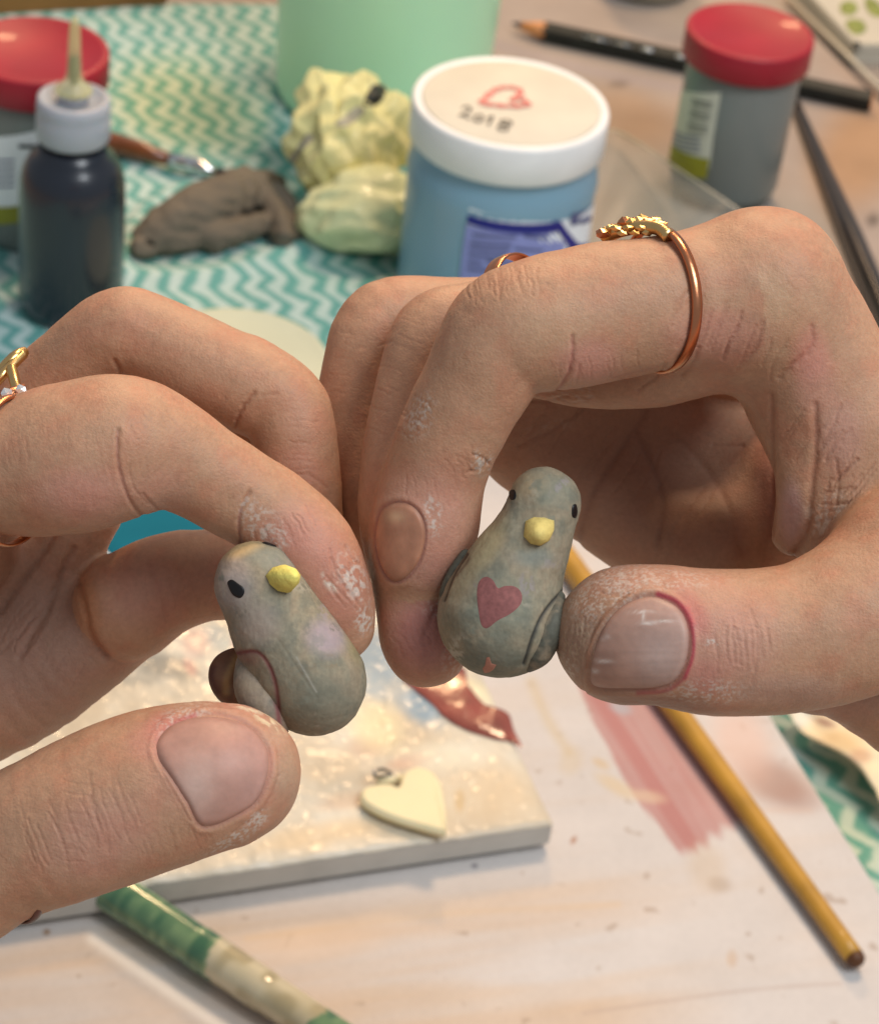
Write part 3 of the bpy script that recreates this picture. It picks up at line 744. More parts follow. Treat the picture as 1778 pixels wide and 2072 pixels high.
# red lidded jars (right one complete, left one cut by the frame)
m_redlid = mat('red_plastic', lin(160, 24, 44), 0.5, 0.10, 60, 0.15, 160, coat=.1)
m_grey = mat('grey_jar_plastic', lin(118, 124, 120), 0.35, 0.06, 30, 0.05, 150, coat=.15)
m_olive = mat('olive_print', lin(150, 148, 40), 0.5, 0.12, 120, 0); m_bar = mat('barcode_print', lin(50, 50, 50), 0.6, 0.1, 200, 0)
m_glabel = mat('grey_white_label', lin(206, 206, 190), 0.5, 0.05, 90, 0)
def red_jar(xl, yl, R_px, label, ZJ=.066):
    b = base_for(xl, yl, ZJ); R = pxm(R_px, np.array([b[0], b[1], ZJ]))
    t = empty('red_lidded_jar', b); tag(t, label, 'jar', 'grey jars with red lids')
    z0 = ZJ - .0112
    lathe('body', b, [(R * .70, .0036), (R * .82, .0042), (R * .87, .008), (R * .88, .03), (R * .9, z0 - .006), (R * .86, z0 - .003), (R * .84, z0 + .002)], m_grey, t, 80)
    lathe('lid', b, rim_profile(R, z0, ZJ, .0010, .0024, .0005), m_redlid, t, 80)
    return t, b, R
rj, rb, RR = red_jar(1518, 62, 131, 'grey plastic jar with red lid and barcode label behind the right hand')
RG = RR * .885
rlab = curved('label', rb, RG, [((1365, 178), (1458, 187)), ((1355, 260), (1443, 275)), ((1346, 285), (1436, 335)), ((1340, 330), (1426, 356))], m_glabel, rj, .0004)
curved('label_foot', rb, RG, [((1346, 282), (1435, 322)), ((1340, 325), (1428, 362))], m_olive, rlab, .0006)
for i in range(9):
    y = 205 + i * 8.2
    curved('barcode_bar', rb, RG, [((1400 - i * 1.5, y - 6), (1441 - i * 1.6, y + 4)), ((1400 - i * 1.5, y - 2.2 - (i % 3)), (1441 - i * 1.6, y + 7 - (i % 3)))], m_bar, rlab, .0006)
for i in range(4):
    y = 278 + i * 9
    curved('small_print', rb, RG, [((1362 - i * 2, y - 18), (1416, y)), ((1361 - i * 2, y - 14), (1416, y + 3))], m_txt, rlab, .0006)
lj, lb, RL = red_jar(72, 98, 150, 'grey plastic jar with red lid standing behind the dark bottle', .070)
RG2 = RL * .885
llab = curved('label', lb, RG2, [((-70, 262), (110, 252)), ((-72, 330), (108, 330)), ((-74, 400), (106, 398))], m_lab, lj, .0004)
curved('label_foot', lb, RG2, [((-74, 400), (106, 398)), ((-75, 440), (104, 430))], m_olive, llab, .0006)
for i in range(5): curved('small_print', lb, RG2, [((-40, 318 + i * 13), (30, 322 + i * 13)), ((-40, 322 + i * 13), (30, 326 + i * 13))], m_txt, llab, .0006)
curved('dark_print', lb, RG2, [((38, 292), (80, 292)), ((38, 300), (80, 300))], m_bar, llab, .0006)

# dark bottle with white cap and clear nozzle
m_bottle = mat('dark_ink_bottle', lin(30, 35, 45), 0.30, 0.15, 25, 0.04, 100, coat=.35)
m_cap = mat('frosted_white_cap', lin(172, 176, 184), 0.45, 0.06, 60, 0.04, 200, sss=.2)
m_noz = mat('clear_yellow_nozzle', lin(236, 232, 170), 0.12, 0.05, 90, 0.05, 200, trans=.3, coat=.8, alpha=.55)
bb_ = P(143, 640, 0); RBt = pxm(104, bb_)
bt = empty('ink_bottle', bb_); tag(bt, 'dark squeeze bottle with white cap and pointed clear nozzle', 'bottle')
H = lambda y: height_at(bb_, y)
lathe('body', bb_, [(RBt * .80, .0036), (RBt * .93, .0050), (RBt, .009), (RBt, H(395)), (RBt * .985, H(365)), (RBt * .93, H(340)), (RBt * .80, H(318)), (RBt * .66, H(305)), (RBt * .62, H(290))], m_bottle, bt, 80)
rc = pxm(75, np.array([bb_[0], bb_[1], H(240)]))
lathe('cap', bb_, [(rc * .94, H(278)), (rc, H(272)), (rc, H(228)), (rc * .97, H(222)), (rc * 1.0, H(216)), (rc * .97, H(198)), (rc * .9, H(195)), (rc * .82, H(195)), (rc * .76, H(203)), (rc * .3, H(204)), (.0003, H(204))], m_cap, bt, 72)
lathe('cap_stem', bb_, [(rc * .42, H(204)), (rc * .40, H(186)), (rc * .28, H(182)), (.0003, H(182))], m_cap, bt, 40)
noz = lathe('nozzle', bb_, [(rc * .52, H(183)), (rc * .50, H(178)), (rc * .28, H(166)), (rc * .20, H(148)), (rc * .17, H(100)), (rc * .145, H(60)), (rc * .12, H(45)), (rc * .08, H(36)), (.0002, H(35))], m_noz, bt, 40)
lathe('nozzle_ink', bb_, [(rc * .10, H(170)), (rc * .14, H(160)), (rc * .14, H(125)), (rc * .08, H(112)), (.0002, H(111))], m_blk, noz, 24)

# green cup
m_cup = mat('mint_green_plastic', lin(204, 250, 206), 0.38, 0.05, 9, 0.05, 60, sss=.1, coat=.1)
cb = P(768, 205, 0); cup = empty('green_cup', cb); tag(cup, 'tall mint green plastic cup behind the crumpled yellow paper', 'cup')
R0 = pxm(212, cb); hC = .135
prof = [(R0 * .92, .0036), (R0 * .985, .0045), (R0, .008)] + [(R0 * (1 + .10 * t), .008 + (hC - .008) * t) for t in np.linspace(.1, 1, 8)] + [(R0 * 1.115, hC + .001), (R0 * 1.08, hC + .0015)] + [(R0 * (1.075 - .10 * t), hC - (hC - .010) * t) for t in np.linspace(0, 1, 6)] + [(.0003, .010)]
lathe('cup_wall', cb, prof, m_cup, cup, 96)
for a in np.linspace(0, 2 * math.pi, 24, endpoint=False):
    ca, sa = math.cos(a), math.sin(a)
    tube('rib', [(cb[0] + ca * R0 * 1.003, cb[1] + sa * R0 * 1.003, .012), (cb[0] + ca * R0 * 1.093, cb[1] + sa * R0 * 1.093, hC - .006)], [.0011, .0013], m_cup, cup, 8, flat=.6) if False else None

# clear round pot at the top, white palette box, wooden board
m_pot = mat('cloudy_pot_plastic', lin(150, 142, 124), 0.3, 0.06, 40, 0.05, 200, coat=.3)
pb = P(1302, -30, 0); pot = empty('cloudy_pot', pb); tag(pot, 'cloudy grey round pot base at the top edge behind the pencil', 'pot')
R = pxm(98, pb)
lathe('pot_wall', pb, [(R * .88, .0008), (R * .97, .0012), (R, .004), (R * .99, .012), (R * 1.02, .0135), (R * 1.0, .040), (R * .94, .040), (R * .93, .016), (.0003, .015)], m_pot, pot, 72)
m_board = mat('wood_board', lin(150, 102, 52), 0.45, 0.25, 20, 0.15, 80)
w0, w1 = P(-260, 24, .006), P(340, -2, .006); ax = (w1 - w0); L_ = np.linalg.norm(ax[:2]); ax = np.array([ax[0], ax[1], 0]) / L_; ay = np.array([-ax[1], ax[0], 0])
tag(slab('wooden_board', w0, ax, ay, L_, .12, .0002, .012, m_board, None, .001), 'brown wooden board at the top left corner behind the jar', 'board')
m_tray = mat('white_palette_plastic', lin(196, 190, 174), 0.4, 0.05, 50, 0.05, 200)
m_grn = mat('green_paint', lin(132, 142, 72), 0.5, 0.25, 120, 0.3, 300)
tr0 = P(1730, 92, .010); tr1 = P(1636, -10, .010); tr2 = P(1860, 92, .010)
ax = (tr2 - tr0); ax[2] = 0; ax /= np.linalg.norm(ax); ay = tr1 - tr0; ay[2] = 0; ay /= np.linalg.norm(ay)
pal = empty('paint_palette', tr0); pal.location.z = 0; tag(pal, 'white palette tray with green paint smears in the top right corner', 'palette')
TWp, TDp = .13, .16
slab('tray_floor', tr0, ax, ay, TWp, TDp, .0004, .0075, m_tray, pal, .0006)
for o_, a_, b_, w_, d_ in ((tr0, ax, ay, TWp, .003), (tr0, ax, ay, .003, TDp), (tr0 + ay * (TDp - .003), ax, ay, TWp, .003), (tr0 + ax * (TWp - .003), ax, ay, .003, TDp)):
    slab('tray_rim', o_, a_, b_, w_, d_, .0060, .0105, m_tray, pal, .0005)
for pl in ([(1700, 8), (1722, 2), (1735, 16), (1722, 30), (1702, 26)], [(1712, 42), (1740, 40), (1752, 58), (1735, 70), (1716, 62)], [(1752, -6), (1775, 4), (1790, 30), (1766, 32), (1750, 14)]):
    puddle('paint_smear', pl, .0077, .0008, m_grn, pal, 6)
# clear lid of the palette: a thin ledge running diagonally behind the red jar
m_clear = mat('clear_plastic_edge', lin(216, 206, 186), 0.25, 0.03, 60, 0.02, 200, alpha=.75)
ld = empty('clear_tray_lid', P(1720, 110)); tag(ld, 'thin clear plastic lid edge running diagonally in the top right corner', 'lid')
q0, q1 = P(1590, -10, .004), P(1830, 228, .004)
tube('lid_rim', [q0, q1], [.0011, .0011], m_clear, ld, 10)
m_film = mat('clear_film', lin(178, 172, 164), 0.25, 0.03, 40, 0.05, 60, alpha=.35)
v = [P(1590, -10, .004), P(1830, 228, .004), P(1900, 200, .0075), P(1780, 96, .003), P(1722, 100, .003), P(1630, -14, .003)]
pydata('lid_sheet', v, [(0, 1, 2, 3, 4, 5)], m_film, ld, False)
# folded clear bag in front of the red jar
bag = empty('plastic_sleeve', P(1350, 480)); tag(bag, 'flat see through plastic sleeve lying between the blue jar and the red lidded jar', 'plastic sleeve')
edge = catmull([(1190, 262, .0052), (1245, 265, .0058), (1290, 288, .009), (1335, 318, .014), (1400, 362, .020), (1480, 416, .022), (1560, 475, .014), (1640, 560, .008)], 6)
m_bag = mat('clear_sleeve', lin(168, 166, 156), 0.4, 0.08, 40, 0.2, 40, bdist=.001, alpha=.32)
v = []; f = []
for i, (x, y, z) in enumerate(edge):
    for k in range(9):
        t = k / 8; v.append(P(x + (1180 - x) * t * .9, y + (640 - y) * t, z * (1 - t) + .0045 * t + .001 * math.sin(i * .5 + k)))
    if i:
        for k in range(8): f.append(((i - 1) * 9 + k, (i - 1) * 9 + k + 1, i * 9 + k + 1, i * 9 + k))
pydata('sleeve_film', v, f, m_bag, bag, True)
tube('sleeve_edge', [P(*q) for q in edge], [.00045] * len(edge), m_clear, bag, 8)

# pale round dish behind the left hand and blue-green dish seen between the fingers
m_dish = mat('pale_ceramic', lin(200, 202, 178), 0.75, 0.05, 30, 0.1, 200, spec=.2)
db = P(474, 768, .0); R = pxm(192, db)
dish = lathe('pale_dish', (db[0], db[1], 0), [(R * .6, .0044), (R * .92, .0050), (R, .0068), (R * .99, .0078), (R * .95, .0074), (R * .8, .0066), (.0003, .0064)], m_dish, None, 96)
tag(dish, 'flat pale cream dish lying on the zigzag cloth behind the left fingers', 'dish')
m_teal = mat('teal_glaze', lin(24, 104, 122), 0.8, 0.08, 60, 0.1, 200, spec=.1)
# it sits beyond the far edge of the paper
tb_ = P(318, 1142, .0); R = pxm(135, tb_)
tl = empty('teal_dish', tb_); tag(tl, 'blue green dish with a pale rim seen through the gap in the left hand', 'dish')
lathe('dish_rim', (tb_[0], tb_[1], 0), [(R * .75, .0086), (R * .97, .0090), (R * 1.0, .0100), (R * .98, .0112), (R * .9, .0114)], m_white, tl, 80)
lathe('dish_well', (tb_[0], tb_[1], 0), [(R * .90, .0113), (R * .86, .0118), (R * .6, .0120), (.0003, .0120)], m_teal, tl, 80)

# crumpled cream paper at the right
m_tis = mat('cream_tissue', None, 0.75, 0.05, 50, 0.3, 250, attr='Col')
def tis():
    rim = catmull([(1586, 1418), (1600, 1452), (1622, 1482), (1660, 1505), (1705, 1528), (1738, 1556), (1768, 1600), (1786, 1628), (1850, 1650), (1960, 1600), (1980, 1450), (1850, 1340), (1680, 1360)], 8, True)
    c = np.array([1770., 1480.]); v = []; f = []; q = []; n = len(rim); R_ = 16
    for k in range(R_ + 1):
        t = 1 - k / R_
        for j in range(n if k < R_ else 1):
            p = c + (rim[j] - c) * t
            w = P(*p, .012); w = P(*p, .0085 + .012 * max(0, fbm(np.array([w * 60]), 3)[0] - .35) + (.002 if k == 0 else .003))
            v.append(w); q.append(p)
    for k in range(R_ - 1):
        for j in range(n):
            j2 = (j + 1) % n; f.append((k * n + j, (k + 1) * n + j, (k + 1) * n + j2, k * n + j2))
    b = (R_ - 1) * n
    for j in range(n): f.append((b + j, len(v) - 1, b + (j + 1) % n))
    v = np.array(v); q = np.array(q); C = np.tile(np.array(lin(236, 216, 178)), (len(v), 1)).astype(float)
    C = paint(C, q, v, [(1700, 1500, 50, 24, 20, lin(206, 168, 112), .6), (1740, 1530, 26, 18, 0, lin(190, 120, 80), .5), (1668, 1462, 26, 10, 20, lin(120, 60, 60), .7), (1620, 1450, 24, 24, 0, lin(220, 218, 206), .8)])
    o = pydata('crumpled_tissue', v, f, m_tis, None, True, C); tag(o, 'crumpled cream paper scrap lying by the right hand below the thumb', 'paper scrap')
tis()

# ------------------------------------------------------------------ crumpled yellow wrapper
m_yp = mat('yellow_wrapper', lin(234, 224, 158), 0.42, 0.07, 30, 0.10, 200, coat=.15)
m_yp2 = mat('pale_yellow_wrapper', lin(238, 238, 184), 0.40, 0.05, 25, 0.08, 120, coat=.25)
wb = P(712, 455, 0); wr = empty('crumpled_wrapper', wb); tag(wr, 'crumpled pale yellow wrapper leaning on the green cup beside the blue jar', 'wrapper')
def crumple(name, cpx, rx, ry, rz, seed, m, amp, n, kmin, kmax, spikes=(), zc=None):
    bm = bmesh.new(); bmesh.ops.create_icosphere(bm, subdivisions=6, radius=1)
    V = np.array([v.co[:] for v in bm.verts]); F = [[v.index for v in f.verts] for f in bm.faces]; bm.free()
    t = 1 + amp * folds(V, seed, n, kmin, kmax) + (fbm(V * 1.3 + seed, 2) - .5) * .22
    for sd, w, h in spikes:
        q = np.array(sd, float); q /= np.linalg.norm(q); k = np.clip((V @ q - w) / (1 - w), 0, 1); t = t + h * k
    side = np.stack([folds(V, seed + j, 5, kmin, kmax) for j in (31, 32, 33)], -1) * amp * .5
    c = w2c(P(cpx[0], cpx[1], zc)); sc = c[2] / FPX
    W_ = c2w(np.array([c[0], c[1], c[2]]) + (V * t[:, None] + side) * np.array([rx * sc, ry * sc, rz * sc]))
    W_[:, 2] = np.maximum(W_[:, 2], .0042 + .0006 * (V[:, 0] + 1))
    k = int(np.argmax(V[:, 0])); fk = next(f for f in F if k in f)
    if np.dot(np.cross(W_[fk[1]] - W_[fk[0]], W_[fk[2]] - W_[fk[0]]), W_[fk[0]] - W_.mean(0)) < 0: F = [q[::-1] for q in F]
    return pydata(name, W_, F, m, wr, True)
bal = crumple('crumpled_top', (706, 288), 116, 132, 100, 5, m_yp, .48, 13, 2.4, 8.5, spikes=[((-.78, .95, -.1), .92, .16), ((.75, .6, 0), .85, .12)], zc=.030)
crumple('folded_skirt', (752, 430), 140, 86, 100, 13, m_yp2, .30, 8, 1.5, 5.5, zc=.017)
m_prd = mat('dark_print', lin(46, 44, 36), 0.4, 0.1, 200, 0); m_prg = mat('grey_print', lin(168, 162, 140), 0.4, 0.2, 300, 0)
me = bal.data; vv = [tuple(v.co) for v in me.vertices]; bv = BVHTree.FromPolygons(vv, [tuple(p.vertices) for p in me.polygons])
patch('print_block', [(735, 205), (752, 175), (768, 170), (783, 178), (775, 200), (758, 214), (742, 214)], bv, m_prd, wr, .0004, .0001, 6)
patch('print_block', [(678, 252), (700, 232), (722, 215), (738, 222), (725, 240), (700, 256)], bv, m_prg, wr, .0004, .0001, 6)
patch('print_block', [(585, 318), (600, 300), (620, 272), (636, 280), (612, 305), (596, 332)], bv, m_prg, wr, .0004, .0001, 6)

# ------------------------------------------------------------------ soft shapes on the table: clay lump
def world_nodes(L):
    """(px, py, radius px, height factor) -> camera mm, resting on the table"""
    out = []
    for x, y, r, hf in L:
        w = P(x, y, 0.01); rr = pxm(r, w); w = P(x, y, .004 + rr * hf); c = w2c(w) * 1000; out.append((c[0], c[1], c[2], rr * 1000))
    return out
m_clay = mat('grey_brown_clay', lin(108, 98, 84), 0.8, 0.12, 60, 0.35, 250, bdist=.0006)
def clay():
    n0 = world_nodes([(250, 500, 40, .8), (620, 360, 40, 1)]); n0 = np.array(n0)
    allc = np.array([w2c(P(x, y, z)) * 1000 for x in (235, 650) for y in (320, 545) for z in (0, .035)])
    F = Field(allc.min(0) - 4, allc.max(0) + 4, 0.7)
    for L, k, cv in (([(300, 478, 34, .9), (360, 445, 50, 1.0), (440, 410, 55, 1.0), (500, 385, 46, 1.0)], 2, 0), ([(285, 500, 24, .9), (360, 485, 26, 1), (430, 470, 28, 1)], 2, 0), ([(430, 480, 30, .9), (500, 462, 26, 1), (560, 440, 24, 1)], 1, 0),
                     ([(520, 375, 26, 1.6), (545, 410, 24, 1.7), (565, 450, 26, 1), (575, 480, 24, 1)], 1, 0), ([(560, 395, 26, 1.1), (590, 430, 22, 1), (590, 470, 20, 1)], 1, 0), ([(480, 380, 28, 1.2), (530, 365, 22, 1.4), (560, 372, 18, 1.3)], 1, 0)):
        F.chain(world_nodes(L), k)
    for L in ([(495, 378, 9, 4.5), (520, 400, 11, 4.0), (530, 420, 7, 4)], [(430, 462, 6, 5), (480, 440, 7, 5), (540, 432, 5, 5)], [(280, 470, 6, 6), (300, 490, 6, 6), (318, 500, 4, 6)], [(330, 440, 4, 9), (400, 405, 5, 9), (470, 375, 4, 8)], [(350, 478, 4, 7), (420, 440, 5, 7), (480, 412, 4, 7)], [(545, 385, 6, 7), (556, 420, 6, 7), (560, 450, 5, 6)], [(575, 400, 5, 6), (590, 440, 5, 5), (600, 470, 4, 5)], [(300, 455, 5, 7), (275, 480, 5, 6), (268, 505, 4, 5)]):
        F.chain(world_nodes(L), 1.2, carve=True)
    V, Q, ids = F.mesh(1, 2)
    N = normals(V, Q); V = V + N * ((fbm(V * .35, 3) - .5) * .6 + 2.6 * folds(V * .085, 4, 9, 1.5, 6))[:, None]
    o = fastmesh('clay_lump', c2w(V / 1000), Q[:, ::-1], m_clay, None); tag(o, 'pinched lump of grey brown clay on the zigzag cloth beside the dark bottle', 'clay')
clay()
# ------------------------------------------------------------------ hands
SKIN = np.array([0.475, 0.262, 0.158])
m_skin = mat('skin', None, 0.52, 0.07, 1400, 0.5, 2800, bdist=.00018, attr='Col', sss=0.14, sssr=(1, .35, .2), rvar=.06, spec=.35)
def nail_mat():
    m = mat('fingernail', None, 0.46, 0.06, 900, 0.3, 900, bdist=.0001, attr='Col', sss=0.12, spec=.4)
    return m
m_nail = nail_mat()
RED = (0.50, 0.13, 0.11); PINK = (0.60, 0.27, 0.22); DUST = (0.62, 0.54, 0.46); DIRT = (0.30, 0.19, 0.13); TAN = (0.60, 0.40, 0.24); DARKL = (0.26, 0.10, 0.08)
def nail_edge(outline, q):
    o = catmull(outline, 6, True); d = seg_dist(q, np.vstack([o, o[:1]]))
    x, y = q[:, 0], q[:, 1]; ins = np.zeros(len(q), bool); n = len(o)
    for i in range(n):
        a, b = o[i], o[(i + 1) % n]
        c = ((a[1] > y) != (b[1] > y)); t = (b[0] - a[0]) * (y - a[1]) / (b[1] - a[1] + 1e-9) + a[0]
        ins ^= c & (x < t)
    return np.where(ins, -d, d)
def build_hand(name, lo, hi, chains, h, nails, grooves, blobs, strokes, bumps=(), carves=()):
    F = Field(lo, hi, h)
    for c in chains: F.chain(nd(c['n']), c.get('k', 1.0), c['id'], flat=c.get('flat'), fdir=c.get('fdir'))
    for c in carves: F.chain(c, 1.2, carve=True)
    V, Q, ids = F.mesh(1, 3)
    N = normals(V, Q); q = mmpx(V)
    view = V / np.linalg.norm(V, axis=1)[:, None]; front = (N * view).sum(1) < 0.15
    base = c2w(V / 1000)
    bvh = bvh_of(base, Q[:, ::-1])
    disp = (fbm(V * .2, 2) - .5) * .45 + (fbm(V * .9, 2) - .5) * .05
    # fine skin lines
    disp -= np.clip(np.abs(fbm(V * 1.4 + 40, 2) - .5) * -14 + 1, 0, 1) * .018
    for g in grooves:
        pts, w, dep, ii = g[:4]; lip = g[4] if len(g) > 4 else .10; dep = dep * .42; w = w * .9
        pts = catmull(pts, 6) if len(pts) > 2 else np.array(pts, float)
        lo_, hi_ = pts.min(0) - 5 * w, pts.max(0) + 5 * w
        k = np.where((q[:, 0] > lo_[0]) & (q[:, 0] < hi_[0]) & (q[:, 1] > lo_[1]) & (q[:, 1] < hi_[1]) & front & np.isin(ids, ii))[0]
        if len(k):
            d = seg_dist(q[k], pts + 1.6 * np.sin(np.arange(len(pts)) * 1.7)[:, None] * .6); disp[k] += -dep * np.exp(-(d / w) ** 2) + dep * lip * np.exp(-((d - 2.2 * w) / (1.3 * w)) ** 2)
    for b in bumps:
        x, y, rx, ry, an, hgt, ii = b; ca, sa = math.cos(math.radians(an)), math.sin(math.radians(an))
        k = np.where(front & np.isin(ids, ii) & (np.abs(q[:, 0] - x) < 3 * max(rx, ry)) & (np.abs(q[:, 1] - y) < 3 * max(rx, ry)))[0]
        u = ((q[k, 0] - x) * ca + (q[k, 1] - y) * sa) / rx; v_ = (-(q[k, 0] - x) * sa + (q[k, 1] - y) * ca) / ry
        disp[k] += hgt * np.exp(-(u * u + v_ * v_))
    C = np.tile(SKIN, (len(V), 1))
    mot = fbm(V * .35 + 9, 3)[:, None]; C = lerp(C, C * np.array([1.02, .86, .84]), np.clip((mot - .42) * 3, 0, 1) * .8); mot = fbm(V * .8 + 29, 3)[:, None]; C = C * (.93 + .14 * mot)
    mo2 = fbm(V * 1.6 + 3, 3)[:, None]; C = C * (0.94 + .12 * mo2)
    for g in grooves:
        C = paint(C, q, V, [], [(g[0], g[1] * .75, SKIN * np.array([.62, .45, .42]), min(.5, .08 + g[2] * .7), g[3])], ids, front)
    for nl in nails:
        k = np.where(front & np.isin(ids, nl['ids']))[0]; s = nail_edge(nl['o'], q[k])
        ok = np.abs(s) < 40
        kk = k[ok]; s = s[ok]
        disp[kk] += np.where(s > 0, nl.get('ridge', .42) * np.exp(-((s - 9) / 7) ** 2), 0) - .20 * np.exp(-(s / 3.5) ** 2) - np.where(s < -3, .12, 0)
        w = np.exp(-((s - 1) / 3.2) ** 2)[:, None] * nl.get('line', .5); C[kk] = C[kk] * (1 - w) + np.array(DARKL) * w
    V2 = V + N * disp[:, None]
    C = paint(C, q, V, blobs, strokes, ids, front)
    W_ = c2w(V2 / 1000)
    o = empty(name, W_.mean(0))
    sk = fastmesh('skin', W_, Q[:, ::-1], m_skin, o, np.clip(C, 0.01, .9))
    for nl in nails:
        cf = nl['col']
        patch('fingernail', nl['o'], bvh, m_nail, o, off=nl.get('off', .00030), edge=-.00022, rings=22, dome=nl.get('dome', .0003), colf=cf)
    return o, bvh, sk
def PX(lo, hi, z0, z1):
    a = nd([(lo[0], lo[1], z0, 0), (hi[0], hi[1], z0, 0), (lo[0], hi[1], z1, 0), (hi[0], lo[1], z1, 0)]); a = np.array(a)[:, :3]
    return a.min(0), a.max(0)

def wrk(x, y, ang, n, ln, spread, dep, ids, seed, curl=.15, w=2.4, jit=14):
    """a cluster of fine skin folds: n short lines about (x, y), running at ang degrees, spaced across it"""
    r = np.random.default_rng(seed); out = []; a = math.radians(ang); d = np.array([math.cos(a), math.sin(a)]); e = np.array([-d[1], d[0]])
    for i in range(n):
        o = np.array([x, y]) + e * spread * ((i + .5) / n * 2 - 1 + r.uniform(-.12, .12)) + d * r.uniform(-jit, jit); L = ln * r.uniform(.45, 1); b = r.uniform(-curl, curl)
        pts = [o + d * L * t + e * (b * L * t * t + r.uniform(-2.5, 2.5)) for t in (-1, -.5, 0, .5, 1)]
        out.append(([tuple(p) for p in pts], w * r.uniform(.8, 1.2), dep * r.uniform(.5, 1.2), ids, .25))
    return out
# ---- left hand
def nailL(x, y, t):
    c = np.array([.46, .24, .18]) * (.9 + .2 * vnoise(np.array([[x * .03, y * .03, 1.]]))[0])
    c = lerp(c, [.56, .36, .29], np.exp(-(((x - 395) / 40) ** 2 + ((y - 1590) / 60) ** 2)))      # pale half moon
    c = lerp(c, [.52, .31, .27], np.clip((x - 440) / 120, 0, 1) * .5)
    if t > .93: c = lerp(c, [.36, .18, .13], (t - .93) / .07 * .8)
    return c
def dusty(c, x, y, s=.045, th=.62, k=.6, o=0):
    n = fbm(np.array([[x * s + o, y * s * 2.0, 1.5]]), 3)[0]
    return lerp(c, [.66, .58, .52], np.clip((n - th) * 8, 0, 1) * k)
L_ch = [
    dict(id=4, k=5, n=[(-400, 1400, 44, 220), (0, 1290, 40, 146), (92, 1150, 34, 86), (188, 1040, 29, 60)]),
    dict(id=4, k=5, n=[(-350, 1480, 44, 200), (0, 1388, 38, 138), (150, 1318, 33, 108), (262, 1238, 30, 96)]),
    dict(id=3, k=1.0, n=[(262, 1226, 28, 112), (330, 1185, 27, 103), (410, 1165, 27, 94), (500, 1168, 27, 86), (560, 1190, 28, 74)]),
    dict(id=2, k=2.0, n=[(-420, 1180, 42, 120), (-120, 940, 32, 98), (0, 866, 28, 92), (108, 778, 25, 89), (190, 708, 22, 90), (245, 672, 20, 91), (300, 686, 20, 91), (408, 740, 20, 98), (512, 785, 20, 97), (572, 822, 20, 91), (592, 872, 20, 87), (606, 965, 21, 84), (622, 1045, 22, 72)]),
    dict(id=9, k=1, n=[(300, 800, 30, 70), (400, 830, 29, 75), (500, 870, 28, 75), (575, 930, 28, 62)]),
    dict(id=6, k=4, n=[(-450, 1150, 26, 220), (-250, 1120, 26, 190), (-120, 1090, 26, 150)]),
    dict(id=6, k=5, n=[(-500, 1500, 20, 260), (-300, 1650, 14, 230)]),
    dict(id=1, k=1.6, n=[(-420, 1010, 18, 165), (-150, 965, 6, 140), (0, 948, 1, 139), (70, 940, 0, 146), (150, 925, -1, 155), (235, 905, -1, 148), (300, 908, 0, 128), (365, 930, 1, 108), (452, 980, 3, 98), (550, 1040, 5, 95), (622, 1118, 6, 102), (662, 1205, 6, 94), (688, 1268, 7, 70)]),
    dict(id=5, k=1.5, n=[(-500, 1900, 8, 230), (-150, 1790, -4, 172), (0, 1722, -8, 149), (150, 1660, -10, 160), (290, 1606, -10, 166), (400, 1578, -10, 156), (462, 1568, -9, 142), (500, 1556, -8, 108), (516, 1580, -4, 88)]),
]
nail_L = [(318, 1500), (345, 1466), (390, 1449), (440, 1447), (495, 1462), (532, 1495), (547, 1535), (541, 1580), (518, 1625), (478, 1652), (432, 1672), (402, 1668), (380, 1625), (345, 1570), (322, 1535)]
